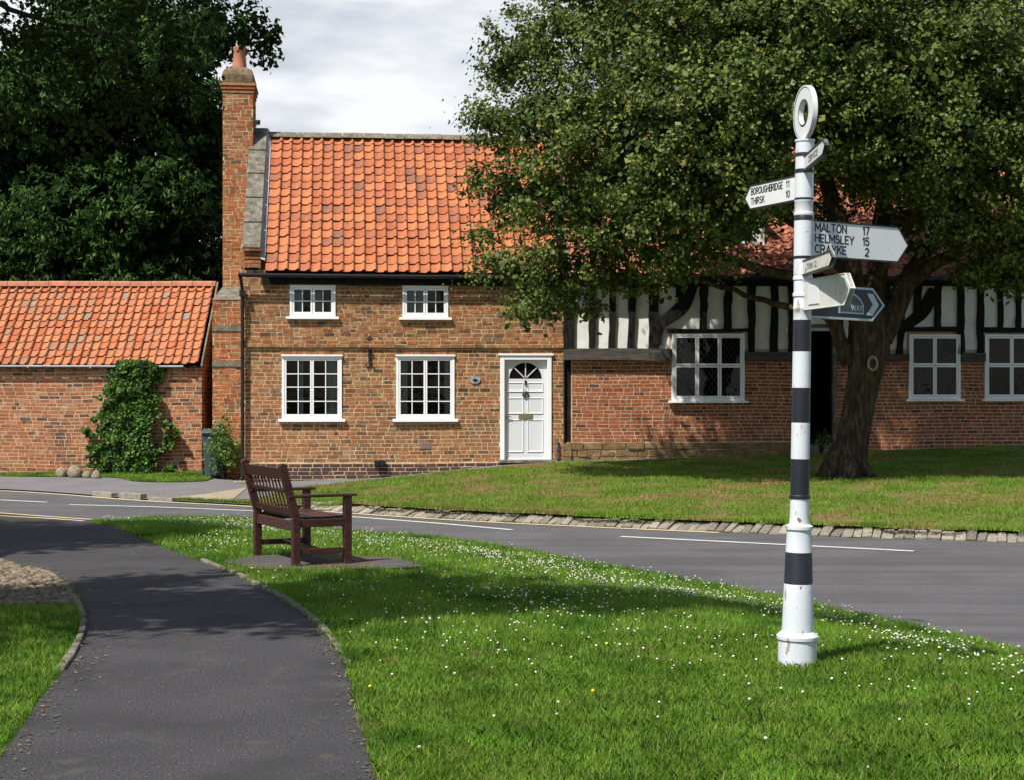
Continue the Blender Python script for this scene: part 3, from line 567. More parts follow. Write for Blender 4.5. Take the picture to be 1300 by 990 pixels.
def window(parent, o, rows, cols=2, cas=2, sillh=.09, proud=.03, lead=False, blind=None, curtain=None, fw=.05, transom=None, open_=0, casfr=.032, bar=.018):
    x0, x1, z0, z1 = o; b = MB()
    zf = z0+sillh*.35
    b.box(x0, x0+fw, -proud, .07, zf, z1); b.box(x1-fw, x1, -proud, .07, zf, z1); b.box(x0+fw, x1-fw, -proud, .07, z1-fw, z1); b.box(x0+fw, x1-fw, -proud, .07, zf, zf+fw)
    wf = b.build('window', M['white'], parent, bevel=.004)
    b = MB(); b.box(x0-.07, x1+.07, -proud-.055, .02, z0-.03, zf-.001); b.build('sill', M['white'], wf, bevel=.006)
    if not lead: b = MB(); b.box(x0-.015, x1+.015, -proud-.035, -proud+.03, z1, z1+.035); b.build('drip_mould', M['white'], wf, bevel=.004)
    ix0, ix1, iz0, iz1 = x0+fw, x1-fw, zf+fw, z1-fw; cw = (ix1-ix0)/cas; zr = [(iz0, iz1)] if transom is None else [(iz0, transom), (transom, iz1)]
    for c in range(cas):
        for (za, zb) in zr:
            a, q = ix0+c*cw+.004, ix0+(c+1)*cw-.004; b = MB(); yf, yb_ = -.022, .012; s = casfr; za += .003; zb -= .003
            b.box(a, a+s, yf, yb_, za, zb); b.box(q-s, q, yf, yb_, za, zb); b.box(a+s, q-s, yf, yb_, zb-s, zb); b.box(a+s, q-s, yf, yb_, za, za+s*1.2)
            if not lead:
                for k in range(1, cols): xx = a+s+(q-a-2*s)*k/cols; b.box(xx-bar/2, xx+bar/2, yf+.006, yb_-.002, za+s, zb-s)
                for k in range(1, rows): zz = za+s+(zb-za-2*s)*k/rows; b.box(a+s, q-s, yf+.004, yb_-.004, zz-bar/2, zz+bar/2)
            rz_ = 0
            ob = b.build('casement', M['white'], wf, bevel=.002)
            if lead:
                b = MB(); aw, ah = a+s, zb-s; W_, H_ = q-a-2*s, zb-za-2*s-.006; dw, dh = .105, .150; z00 = za+s*1.2
                for sg in (1, -1):
                    k = -30
                    while k < 40:
                        # line x/dw + sg*z/dh = k
                        pts = []
                        for X in (0, W_):
                            Z = sg*(k-X/dw)*dh
                            if 0 <= Z <= H_: pts.append((X, Z))
                        for Z in (0, H_):
                            X = (k-sg*Z/dh)*dw
                            if 0 < X < W_: pts.append((X, Z))
                        if len(pts) >= 2:
                            p, r_ = pts[0], pts[1]
                            if math.hypot(p[0]-r_[0], p[1]-r_[1]) > .02:
                                b.tube([(aw+p[0], -.008+.003*sg, z00+p[1]), (aw+r_[0], -.008+.003*sg, z00+r_[1])], .0022, 4)
                        k += 1
                b.build('leading', M['leadbar'], wf)
    b = MB(); b.add([(ix0, .003, iz0), (ix1, .003, iz0), (ix1, .003, iz1), (ix0, .003, iz1)], [(0, 1, 2, 3)]); b.build('pane', M['glass'], wf)
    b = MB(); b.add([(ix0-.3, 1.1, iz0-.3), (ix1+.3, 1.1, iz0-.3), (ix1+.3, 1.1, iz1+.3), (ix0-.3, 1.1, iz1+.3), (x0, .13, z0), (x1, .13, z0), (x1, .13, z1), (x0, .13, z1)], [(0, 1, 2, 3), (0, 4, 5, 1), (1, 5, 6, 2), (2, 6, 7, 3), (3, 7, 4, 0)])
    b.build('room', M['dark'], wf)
    if blind:
        b = MB()
        for (fa, fb, ga, gb) in blind: b.box(ix0+(ix1-ix0)*fa, ix0+(ix1-ix0)*fb, .06, .064, iz0+(iz1-iz0)*ga, iz0+(iz1-iz0)*gb)
        b.build('blind', M['blind'], wf)
    if curtain:
        for (fa, fb) in curtain:
            b = MB()
            xa_, xb_ = ix0+(ix1-ix0)*fa, ix0+(ix1-ix0)*fb; k = 14
            vs = []; 
            for i in range(k+1):
                xx = xa_+(xb_-xa_)*i/k; yy_ = .09+.018*math.sin(i*1.9); sw = (.5-i/k)*.0
                vs += [(xx, yy_, iz0), (xx+sw, yy_, iz1)]
            b.add(vs, [(2*i, 2*i+2, 2*i+3, 2*i+1) for i in range(k)])
            b.build('curtain', M['curtain'], wf, smooth=True)
    return wf
M['leadbar'] = mat('lead_came', (.13, .13, .14), rough=.6, var=.1)
window(cot, wops['w1'], 4, curtain=[(.78, 1.0)], blind=[(.28, .34, 0, 1)])
window(cot, wops['w2'], 4, curtain=[(0, .17), (.86, 1)])
window(cot, wops['w3'], 2, sillh=.06, blind=[(0, .26, 0, .95), (.5, .72, 0, 1)], fw=.045, casfr=.038)
window(cot, wops['w4'], 2, sillh=.06, blind=[(0, .44, 0, 1)], fw=.045, casfr=.038)

# door
dx0, dx1, dz0, dz1 = wops['door']; b = MB(); fw = .085
dz0 += .03
b.box(dx0, dx0+fw, -.035, .12, dz0, dz1); b.box(dx1-fw, dx1, -.035, .12, dz0, dz1); b.box(dx0+fw, dx1-fw, -.035, .12, dz1-fw, dz1)
dr = b.build('door_frame', M['white'], cot, bevel=.006)
b = MB(); b.box(dx0-.04, dx1+.04, -.06, -.01, dz1, dz1+.04); b.build('cornice', M['white'], dr, bevel=.006)
b = MB(); b.box(dx0-.03, dx1+.06, -.12, .1, dz0-.06, dz0-.002); b.build('doorstep', M['stone'], cot, bevel=.01)
lx0, lx1, lz0, lz1 = dx0+fw+.004, dx1-fw-.004, dz0+.03, dz1-fw-.004; W_ = lx1-lx0; H_ = lz1-lz0; yd = .06
b = MB(); b.box(lx0+.001, lx1-.001, yd-.015, yd+.03, dz0, lz0-.002); b.build('threshold', M['white'], dr, bevel=.004)
# door leaf with a semicircular light: front face made as ring of quads round the half-disc
b = MB(); cxd = (lx0+lx1)/2; rad = W_*.385; zfl = lz1-.045-rad
n = 20; arcp = [(cxd+rad*math.cos(math.pi*k/n), zfl+rad*.98*math.sin(math.pi*k/n)) for k in range(n+1)]
out = []
for (ax_, az_) in arcp:
    vx, vz = ax_-cxd, az_-zfl; t1 = (W_/2)/abs(vx) if abs(vx) > 1e-6 else 1e9; t2 = (lz1-zfl)/vz if vz > 1e-6 else 1e9; t = min(t1, t2); out.append((cxd+vx*t, zfl+vz*t))
out[0] = (lx1, zfl); out[-1] = (lx0, zfl)
for k in range(n):
    p, q, r_, s = arcp[k], out[k], out[k+1], arcp[k+1]; cor = []
    if abs(q[0]-r_[0]) > 1e-4 and abs(q[1]-r_[1]) > 1e-4: cor = [(lx1 if q[0] > cxd else lx0, lz1)]
    poly = [p, q]+cor+[r_, s]
    b.add([(a, yd, c) for a, c in poly], [tuple(range(len(poly)))])
    b.add([(p[0], yd, p[1]), (s[0], yd, s[1]), (s[0], yd+.03, s[1]), (p[0], yd+.03, p[1])], [(0, 1, 2, 3)])
b.box(lx0, lx1, yd+.0005, yd+.04, lz0, zfl)
leaf_ = b.build('door', M['door_white'], dr)
b = MB(); b.box(lx0+.02, lx1-.02, yd+.02, yd+.024, zfl, lz1-.01); b.build('fanlight', M['dark'], leaf_)
b = MB()
for k in range(1, 4):
    a = math.pi*k/4; ca, sa = math.cos(a), math.sin(a); b.tube([(cxd+.03*ca, yd+.004, zfl+.03*sa), (cxd+rad*ca, yd+.004, zfl+rad*.98*sa)], .014, 4)
b.build('glazing_bar', M['door_white'], leaf_)
b = MB(); pw = W_*.5-.095; ys = yd
def panel(x0, x1, z0, z1):
    s = .018; y0 = ys-.001; yi = ys-.016
    ring = lambda e, y: [(x0+e, y, z0+e), (x1-e, y, z0+e), (x1-e, y, z1-e), (x0+e, y, z1-e)]
    vs = ring(0, y0)+ring(.012, yi)+ring(.028, y0-.002)+ring(.034, y0-.002)
    fs = [tuple((r*4+i, r*4+(i+1) % 4, (r+1)*4+(i+1) % 4, (r+1)*4+i)) for r in range(3) for i in range(4)]+[(12, 13, 14, 15)]
    b.add(vs, fs)
zz = [lz0+.12, lz0+H_*.40, lz0+H_*.455, lz0+H_*.625, lz0+H_*.68, zfl-.07]
for (za, zb) in ((zz[0], zz[1]), (zz[2], zz[3]), (zz[4], zz[5])):
    panel(lx0+.065, cxd-.035, za, zb); panel(cxd+.035, lx1-.065, za, zb)
b.build('door_panel', M['door_white'], leaf_)
b = MB(); b.box(cxd-.14, cxd+.14, yd-.018, yd-.017+.012, zz[1]+.0, zz[2]+.01); b.build('letterbox', M['brass'], leaf_, bevel=.004)
b = MB(); ck = zz[3]+.06; ring = [(cxd+.055*math.cos(a), yd-.022, ck+.055*math.sin(a)) for a in np.linspace(0, 2*math.pi, 20)]; b.tube(ring, .013, 8); b.build('wreath', M['iron'], leaf_, smooth='auto'); b = MB(); b.box(cxd-.017, cxd+.017, yd-.035, yd, zfl-.12, zfl-.03)
b.build('knocker', M['iron'], leaf_, smooth='auto')
b = MB(); b.box(lx0+.035, lx0+.06, yd-.05, yd-.002, lz0+.80, lz0+.87); b.box(lx0+.035, lx0+.13, yd-.055, yd-.035, lz0+.83, lz0+.85); b.build('handle', M['brass'], leaf_, bevel=.004)
def text(body, size, mat_, parent, Mx, name='lettering', align='LEFT', sx=1.0, bold=.0, depth=.0008, width=None):
    cu = bpy.data.curves.new('tmp', 'FONT'); cu.body = body; cu.size = size; cu.align_x = align; cu.extrude = depth; cu.offset = bold; cu.resolution_u = 2
    o = bpy.data.objects.new('tmp', cu); COL.objects.link(o); bpy.context.view_layer.update()
    me = bpy.data.meshes.new_from_object(o.evaluated_get(bpy.context.evaluated_depsgraph_get())); bpy.data.objects.remove(o)
    if width: xs__ = [v.co.x for v in me.vertices]; sx = width/(max(xs__)-min(xs__))
    me.transform(Mx @ Matrix.Scale(sx, 4, (1, 0, 0))); me.materials.clear(); me.materials.append(mat_)
    ob = bpy.data.objects.new(name, me); COL.objects.link(ob); ob.parent = parent; return ob
RX = Matrix.Rotation(R(90), 4, 'X')
text('2', .09, M['iron'], leaf_, Matrix.Translation((cxd, yd-.012, ck-.032)) @ RX, 'house_number', 'CENTER', bold=.002)
# pantile roof
def pantiles(mb, x0, x1, y0, z0, y1, z1, wd, rows, sag=.02, j=1):
    sl = Vector((0, y1-y0, z1-z0)); Ls_ = sl.length; sl.normalize(); nn = Vector((0, -sl.z, sl.y)); e = Ls_/rows; nc = int((x1-x0)/wd); K = 10
    ts = [1.12*k/K for k in range(K+1)]; prof = [.046*math.exp(-((t-.97)/.16)**2)-.016*math.sin(math.pi*min(t, 1)) for t in ts]
    for c in range(nc):
        cj = random.uniform(-.004, .004)*j
        for r in range(rows):
            dx = cj+random.uniform(-.004, .004)*j; ds = random.uniform(-.019, .017)*j; lift = random.uniform(-.004, .006)*j; tw = random.uniform(-.012, .012)*j; vs = []
            sg = -sag*math.sin(math.pi*(c+.5)/nc)*(.6+.4*math.sin(r*.3+c*.2))+.006*math.sin(c*.9+r*.35)
            s0 = r*e+ds; s1 = min(s0+e*1.12, Ls_)
            for si, (s, lf) in enumerate(((s0, .024), (s1, -.006))):
                for k in range(K+1):
                    p = Vector((x0+c*wd+ts[k]*wd+dx, y0, z0))+sl*(s+tw*(ts[k]-.5))+nn*(prof[k]+lf+lift+sg+.004); vs.append(p)
            for k in range(K+1): vs.append(vs[k]-nn*.020+sl*.003)
            m = K+1; fs = [(k, k+1, m+k+1, m+k) for k in range(K)]+[(2*m+k, 2*m+k+1, k+1, k) for k in range(K)]
            mb.add(vs, fs)
YE, ZE, YRg = -.22, fz(500, 345.5, -.22), 2.6; ZR = fz(400, 174, 2.6)
x_t0 = fx(337, 0)
def roof(parent, x0, x1, yE, zE, yR, zR, wd, rows, m, under=M['dark'], **k):
    b = MB(); b.add([(x0, yE+.02, zE-.05), (x1, yE+.02, zE-.05), (x1, yR, zR-.13), (x0, yR, zR-.13), (x0, 2*yR-yE, zE-.03), (x1, 2*yR-yE, zE-.03)], [(0, 1, 2, 3), (3, 2, 5, 4)])
    rf = b.build('roof', under, parent); b = MB(); pantiles(b, x0, x1, yE, zE, yR, zR, wd, rows, **k)
    tl = b.build('pantiles', m, rf, smooth='auto'); return rf
b = MB()
rf = roof(cot, x_t0, XR+.05, YE, ZE, YRg, ZR, .215, 17, M['tile_new'])
# back slope tiles plain sheet
b = MB(); b.add([(0, YRg, ZR+.02), (XR, YRg, ZR+.02), (XR, 2*YRg+.2, ZE), (0, 2*YRg+.2, ZE)], [(0, 1, 2, 3)]); b.build('rear_slope', M['tile_new'], rf)
b = MB(); x = fx(334, 2.6)
while x < XR:
    ln = random.uniform(.4, .46); zz_ = ZR+.02+random.uniform(-.006, .006)
    b.prism([(-.13, -.05), (.13, -.05), (.10, .03), (.05, .065), (-.05, .065), (-.10, .03)], 0, ln-.012, Matrix.Translation((x, YRg, zz_)) @ Matrix.Rotation(R(90), 4, 'Y') @ Matrix.Rotation(R(90), 4, 'Z')); x += ln
b.build('ridge_tiles', M['cement'], rf, smooth='auto')
# gable parapet with stone coping
cx1 = fx(331, 0); sl = Vector((0, YRg-0, ZR-3.95)); 
b = MB()
zc = fz(320, 318, -.05)
b.add([(0, -.05, zc-.35), (cx1, -.05, zc-.35), (cx1, -.05, zc), (0, -.05, zc), (0, YRg, ZR+.12), (cx1, YRg, ZR+.12), (cx1, YRg, ZR-.3), (0, YRg, ZR-.3)], [(0, 1, 2, 3), (3, 2, 5, 4), (2, 1, 6, 5), (0, 3, 4, 7)])
b.build('gable_parapet', M['mortar'], cot)
b = MB()
for k in range(5):
    t0, t1 = k/5, (k+1)/5-.008
    p0 = Vector((0, -.07+(YRg+.07)*t0, zc+.002+(ZR+.13-zc)*t0)); p1 = Vector((0, -.07+(YRg+.07)*t1, zc+.002+(ZR+.13-zc)*t1)); nn = Vector((0, -(p1-p0).z, (p1-p0).y)).normalized()*.07
    vs = []
    for p in (p0, p1):
        for xx in (-.03, cx1): vs += [(xx, p.y, p.z), (xx, p.y+nn.y, p.z+nn.z)]
    b.add(vs, [(0, 2, 3, 1), (4, 5, 7, 6), (0, 1, 5, 4), (2, 6, 7, 3), (1, 3, 7, 5), (0, 4, 6, 2)])
b.build('coping', M['stone'], cot, bevel=.01)
b = MB(); b.add([(cx1+.001, -.1, zc-.17), (cx1+.09, -.12, zc-.21), (cx1+.09, YRg, ZR+.03), (cx1+.001, YRg, ZR+.19)], [(0, 1, 2, 3)]); b.build('flashing', M['lead'], cot)
b = MB(); brickface(b, (0, -.06, 0), d_, n_, 0, cx1, zc-.34, zc-.01, [], proud=.006); b.box(-.02, cx1+.02, -.14, -.02, zc-.02, zc+.02)
for k in range(3): b.box(0, cx1, -.10+k*.02, -.058, zc-.10-k*.07, zc-.04-k*.07, j=.003)
b.build('kneeler', M['brick_old'], cot)
# gutter, fascia, downpipe
zg = ZE-.05
b = MB(); b.box(cx1+.02, XR, -.10, -.02, zg-.21, zg+.0); b.build('fascia', M['timber'], cot)
b = MB()
prof = [(-.05+.05*math.cos(a)-.0, -.05*math.sin(a)) for a in np.linspace(0, math.pi, 9)]
b.tube([(-.1, YE-.02, zg-.035), (XR*.5, YE-.02, zg-.045), (XR, YE-.02, zg-.035)], .042, 10)
for k in range(8): xx = .5+k*.8; b.box(xx-.012, xx+.012, YE-.03, -.02, zg-.085, zg-.07)
b.build('gutter', M['black'], cot, smooth='auto')
xd = fx(308, -.06); zg0 = float(zt(-5.27, 30.9))
b = MB(); b.tube([(xd, -.10, zg-.42), (xd, -.10, 1.2), (xd, -.10, zg0+.12), (xd-.05, -.16, zg0+.04)], .036, 12)
for zz_ in (.2, 1.3, 2.2, 3.2): b.tube([(xd, -.10, zz_), (xd, -.10, zz_+.05)], .045, 12)
b.box(xd-.06, xd+.06, -.16, -.03, zg-.45, zg-.33); b.tube([(-.06, YE-.01, zg-.06), (xd, -.10, zg-.34)], .033, 10)
b.build('downpipe', M['iron'], cot, smooth='auto')
b = MB(); b.box(xd-.16, xd+.10, -.42, -.16, zg0-.1, zg0+.05, j=.01); b.build('gully', M['kerb'], cot, bevel=.02)
# wall anchor, plaque, vents, little lamp
xa_, za_ = fx(469), fz(469, 447); b = MB(); b.box(xa_-.025, xa_+.025, -.045, -.012, za_-.24, za_+.26)
b.tube([(xa_-.07, -.05, za_+.24), (xa_, -.055, za_+.30), (xa_+.07, -.05, za_+.24)], .018, 6); b.tube([(xa_-.09, -.04, za_-.27), (xa_, -.045, za_-.22), (xa_+.07, -.04, za_-.27)], .018, 6); b.tube([(xa_, -.09, za_+.05), (xa_, -.01, za_+.05)], .03, 8)
b.build('tie_anchor', M['iron'], cot, bevel=.004)
xa_, za_ = fx(603), fz(603, 483); b = MB(); b.prism([(.105*math.cos(a), .075*math.sin(a)) for a in np.linspace(0, 2*math.pi, 24, endpoint=False)], 0, .018, Matrix.Translation((xa_, -.01, za_)) @ RX)
pq = b.build('plaque', M['plaque'], cot, bevel=.004)
b = MB(); b.prism([(.05*math.cos(a), .03*math.sin(a)) for a in np.linspace(0, 2*math.pi, 8, endpoint=False)], 0, .01, Matrix.Translation((xa_, -.029, za_)) @ RX); b.build('emblem', M['sign_k'], pq)
xa_, za_ = fx(539.5), fz(539.5, 565); b = MB(); b.box(xa_-.11, xa_+.11, -.018, -.006, za_-.065, za_+.065)
for k in range(4): b.box(xa_-.09, xa_+.09, -.023, -.0185, za_-.05+k*.03, za_-.035+k*.03)
b.build('air_brick', M['vent'], cot)
xa_, za_ = fx(482), fz(482, 588); b = MB(); b.box(xa_-.11, xa_+.11, -.16, -.04, za_-.06, za_+.07); b.tube([(xa_-.05, -.16, za_), (xa_-.05, -.20, za_)], .045, 12); b.tube([(xa_+.06, -.16, za_-.01), (xa_+.06, -.19, za_-.01)], .035, 12)
b.build('boiler_vent', M['black'], cot, bevel=.01)
xa_ = fx(706); b = MB(); b.box(xa_-.02, xa_+.02, -.09, -.045, fz(706, 584), fz(706, 555)); b.build('cable_duct', M['stone'], cot)

# chimney: breast, offsets, stack, cap, pot
sy0, sy1 = 2.1, 3.1; s0_, s1_ = fx(283, sy0), fx(321, sy0); zt_ = fz(300, 105, sy0)
by0, by1 = 1.3, 3.7; b0_, b1_ = fx(270, by0), -.001; zb_ = fz(290, 381, by0); sl0 = fx(280, 1.7)
ch = empty('chimney', (0, 0, 0)); ch.parent = cot
b = MB(); b.box(s0_, s1_, sy0, sy1, 2.5, zt_); b.box(b0_, b1_, by0, by1, -.6, zb_)
b.build('chimney_core', M['mortar'], ch)
b = MB()
brickface(b, (0, sy0, 0), d_, n_, s0_, s1_, zb_, zt_, [], proud=.006, jit=.005); brickface(b, (s1_, sy0, 0), (0, 1, 0), (1, 0, 0), 0, 1.0, 4, zt_, [], proud=.006)
brickface(b, (s0_, sy1, 0), (0, -1, 0), (-1, 0, 0), 0, 1.0, 3, zt_, [], proud=.006)
for k in range(3): b.box(s0_-.02-.02*k, s1_+.02+.02*k, sy0-.02-.02*k, sy1+.02, zt_-.22+k*.074, zt_-.16+k*.074)
zb1, zb2 = fz(290, 421, by0), fz(290, 466, by0)
bands = [(b0_, b1_, zb1, zb1+.12), (b0_, b1_, zb2, zb2+.12)]
brickface(b, (0, by0, 0), d_, n_, b0_, b1_, -.45, zb_, bands, proud=.006, jit=.005)
brickface(b, (b0_, by1, 0), (0, -1, 0), (-1, 0, 0), 0, 2.4, -.45, zb_, [], proud=.006)
b.build('stack', M['brick_old'], ch)
b = MB()
for o in bands: b.box(o[0]-.01, o[1]-.03, by0-.03, by0+.1, o[2]+.005, o[3]-.005); b.build('stone_band', M['stone'], ch); b = MB()
b.add([(b0_-.01, by0-.02, zb_), (b1_, by0-.02, zb_), (b1_, sy0, zb_+.32), (s0_, sy0, zb_+.32), (s0_, sy1, zb_+.32), (b0_-.01, by1, zb_)], [(0, 1, 2, 3), (0, 3, 4, 5)])
b.build('offset_stone', M['stone'], ch)
b = MB(); cw_ = (s1_-s0_)/2+.02; cm = (s0_+s1_)/2; cy_ = (sy0+sy1)/2
b.add([(cm+sx*cw_*k, cy_+sy*(.55)*k, zt_+zz_) for k, zz_ in ((1, 0), (1, .16), (.88, .28), (.5, .36)) for sx, sy in ((-1, -1), (1, -1), (1, 1), (-1, 1))],
      [(r*4+i, r*4+(i+1) % 4, (r+1)*4+(i+1) % 4, (r+1)*4+i) for r in range(3) for i in range(4)]+[(12, 13, 14, 15)])
b.build('flaunching', M['flaunch'], ch, bevel=.03)
b = MB(); b.lathe([(.155, zt_+.2), (.15, zt_+.45), (.122, zt_+.76), (.135, zt_+.78), (.135, zt_+.84), (.10, zt_+.84), (.10, zt_+.5)], 20, Matrix.Translation((cm, cy_, 0))); b.build('chimney_pot', M['terracotta'], ch, smooth='auto')

# ------------------------------------------------------------ timber-framed house
th = empty('timber_framed_house', (PX, PY, 0), ROT, 'black and white timber-framed house with red brick ground floor behind the tree', 'house')
TY = .05; X1 = 17.6
def op2(u0, u1, v0, v1): return op(u0, u1, v0, v1)
tw = {'a': op2(853, 945, 424, 509), 'b': op2(1154, 1219, 425, 507), 'c': op2(1250, 1318, 425, 507), 'door': (fx(1024), fx(1061), -.1, fz(1040, 412))}
TO = list(tw.values()); xb0 = fx(727); zbm0, zbm1 = fz(780, 457.5), fz(780, 443)
b = MB(); wallpanel(b, XR+.001, X1, -.6, 3.98, TO+[(XR+.03, xb0-.02, .35, zbm0)], y=TY)
b.add([(X1, TY, -.6), (X1, TY, 3.98), (X1, 2.7, 7.0), (X1, 5.3, 3.98), (X1, 5.3, -.6)], [(0, 1, 2, 3, 4)]); b.add([(XR, 5.3, -.6), (X1, 5.3, -.6), (X1, 5.3, 3.98), (XR, 5.3, 3.98)], [(0, 1, 2, 3)])
b.build('wall', M['mortar_pale'], th)
zso = fz(780, 560)
b = MB(); brickface(b, (0, TY, 0), d_, n_, xb0, X1, zso, zbm0, TO, hdr=.25, ch=.0725); brickface(b, (0, TY, 0), d_, n_, fx(1062), X1, -.2, zso-.012, TO, hdr=.25)
b.build('brickwork', M['brick_red'], th)
b = MB(); x = xb0-.15
z = -.3; 
while z < zso-.01:
    h = min(random.uniform(.11, .16), zso-z); x = xb0-.12
    while x < fx(1024)-.3: wd = random.uniform(.16, .5); b.box(x, x+wd-.015, TY-.035+random.uniform(-.015, .015), TY+.1, z+random.uniform(-.01, .01), z+h-random.uniform(.008, .03), j=.012); x += wd
    z += h
for k in range(3): b.box(XR+.0, xb0-.02, TY-.06, TY+.1, .12+k*.14, .25+k*.14, j=.01)
b.build('footing', M['sandstone'], th, bevel=.012)
b = MB(); b.box(XR+.02, xb0-.03, .09, .2, .3, zbm0); b.build('corner_post', M['timber'], th)
# white infill between timbers
zu0, zu1 = zbm1, fz(1000, 352)
b = MB(); K = 120
for i in range(K):
    xa_ = XR+.02+(X1-XR-.02)*i/K; xb_ = XR+.02+(X1-XR-.02)*(i+1)/K
    for (a0, a1) in ((zu0, fz(900, 420)), (fz(900, 420), zu1)):
        cxm = (xa_+xb_)/2
        if a0 == zu0 and any(o[0] < cxm < o[1] for o in TO): continue
        b.add([(xa_, TY-.012-.006*math.sin(i*.7), a0), (xb_, TY-.012-.006*math.sin((i+1)*.7), a0), (xb_, TY-.012-.006*math.sin((i+1)*.7), a1), (xa_, TY-.012-.006*math.sin(i*.7), a1)], [(0, 1, 2, 3)])
b.build('infill_panels', M['render'], th, smooth=True)
def stud(u0, u1, v0, v1, u2=None, u3=None, m='timber', y0=-.03, name='stud'):
    """u0,u1 at the top v0; u2,u3 at the foot v1"""
    u2 = u0 if u2 is None else u2; u3 = u1 if u3 is None else u3; b = MB(); K = 7; L_ = []; Rr = []
    for k in range(K+1):
        t = k/K; v = v0+(v1-v0)*t; ua = u0+(u2-u0)*t+random.uniform(-.9, .9); ub = u1+(u3-u1)*t+random.uniform(-.9, .9); L_.append((fx(ua), fz(ua, v))); Rr.append((fx(ub), fz(ub, v)))
    for k in range(K):
        p, q, r_, s = L_[k], Rr[k], Rr[k+1], L_[k+1]; vs = [(a, y, c) for y in (y0, TY) for a, c in (p, q, r_, s)]
        fs = [(0, 3, 2, 1), (0, 4, 7, 3), (1, 2, 6, 5)]
        if k == 0: fs.append((0, 1, 5, 4))
        if k == K-1: fs.append((3, 7, 6, 2))
        b.add(vs, fs)
    return b.build(name, M[m], th)
VT = 352
for (a, c, v1, a2, c2) in [(717, 731, 447, 716, 729), (749, 758, 444, 747, 755), (774, 783, 443, 773, 781), (799, 808, 443, 797, 805), (824, 837, 443, 824, 836), (859, 876, 378, 858, 872), (889, 899, 418, 888, 897), (920, 930, 418, 919, 928), (950, 959, 449, 950, 958), (979, 988, 449, 978, 987),
                     (1001, 1012, 449, 1001, 1012), (1062, 1070, 452, 1062, 1070), (1090, 1100, 452, 1090, 1100), (1120, 1130, 452, 1120, 1130), (1145, 1152, 450, 1138, 1146), (1161, 1170, 400, 1161, 1170), (1187, 1196, 417, 1187, 1194), (1216, 1224, 450, 1216, 1224), (1241, 1249, 450, 1241, 1249), (1267, 1273, 418, 1267, 1273), (1290, 1296, 418, 1290, 1296), (1314, 1321, 418, 1314, 1321), (1338, 1345, 450, 1338, 1345), (1362, 1369, 450, 1362, 1369)]:
    stud(a, c, VT, v1, a2, c2)
def brace(pts, wds):
    b = MB(); vs = []; K = 24; P = np.array(pts, float); d = np.linspace(0, 1, len(P)); tt = np.linspace(0, 1, K)
    U = np.interp(tt, d, P[:, 0]); Vv = np.interp(tt, d, P[:, 1]); U = np.convolve(np.r_[U[0], U[0], U, U[-1], U[-1]], np.ones(5)/5, 'valid'); Vv = np.convolve(np.r_[Vv[0], Vv[0], Vv, Vv[-1], Vv[-1]], np.ones(5)/5, 'valid'); Wd = np.interp(tt, np.linspace(0, 1, len(wds)), wds)
    du, dv = np.gradient(U), np.gradient(Vv); ll = np.hypot(du, dv); nu, nv = -dv/ll, du/ll
    for k in range(K):
        for y in (-.045, TY):
            for s in (-1, 1):
                u, v = U[k]+s*nu[k]*Wd[k]/2, Vv[k]+s*nv[k]*Wd[k]/2; vs.append((fx(u), y, fz(u, v)))
    fs = []
    for k in range(K-1): o = 4*k; fs += [(o, o+1, o+5, o+4), (o, o+4, o+6, o+2), (o+1, o+3, o+7, o+5)]
    b.add(vs, fs+[(0, 2, 3, 1), (4*K-4, 4*K-3, 4*K-1, 4*K-2)]); b.build('brace', M['timber'], th, smooth='auto')
brace([(878, 358), (872, 378), (866, 392), (850, 404), (838, 412), (835, 424), (834, 441)], [17, 18, 17, 14, 12, 10])
brace([(1188, 366), (1178, 385), (1172, 398), (1158, 408), (1146, 418), (1140, 422)], [14, 15, 14, 12, 9])
def rail(u0, u1, v0, v1, y0=-.05, m='beam', name='beam'):
    b = MB(); K = 10
    for k in range(K):
        ua, ub = u0+(u1-u0)*k/K, u0+(u1-u0)*(k+1)/K
        b.add([(fx(ua), y, fz(ua, v+.7*math.sin(ua*.03+(1 if v == v1 else 0)))) for y in (y0, TY) for v in (v0, v1)]+[(fx(ub), y, fz(ub, v+.7*math.sin(ub*.03+(1 if v == v1 else 0)))) for y in (y0, TY) for v in (v0, v1)],
              [(0, 1, 5, 4), (0, 4, 6, 2), (1, 3, 7, 5)]+([(0, 2, 3, 1)] if k == 0 else [])+([(4, 5, 7, 6)] if k == K-1 else []))
    return b.build(name, M[m], th)
rail(715, 852, 443.5, 458, -.10); rail(946, 1023, 448, 459, -.07); rail(1062, 1153, 450, 459, -.07); rail(1220, 1250, 449, 459, -.07); rail(1318, 1400, 449, 459, -.07)
rail(848, 952, 417.5, 422.5, -.045, 'timber', 'rail'); rail(1150, 1222, 416, 422, -.045, 'timber', 'rail'); rail(1247, 1330, 416, 422, -.045, 'timber', 'rail')
rail(715, 1400, 351, 364, -.06, 'timber', 'wall_plate')
M['white_b'] = M['white']
for k, c in (('a', 3), ('b', 2), ('c', 2)):
    o = tw[k]; window(th, o, 1, cas=c, lead=True, transom=o[2]+(o[3]-o[2])*.52, sillh=.05, fw=.05, casfr=.035)
b = MB(); o = tw['door']; b.box(o[0]-.02, o[1]+.02, 1.6, 1.65, 0, o[3]+.1); b.box(o[0]-.03, o[0], .19, 1.6, 0, o[3]); b.box(o[1], o[1]+.03, .19, 1.6, 0, o[3]); b.box(o[0], o[1], .19, 1.6, o[3], o[3]+.03)
b.build('porch', M['timber'], th)
b = MB(); b.box(o[1]-.05, o[1]+.02, -.03, .12, .2, o[3]); b.box(o[0]-.02, o[0]+.05, -.03, .12, .2, o[3]); b.box(o[0]+.05, o[1]-.05, -.03, .12, o[3]-.07, o[3]); b.build('door_frame', M['stone'], th)
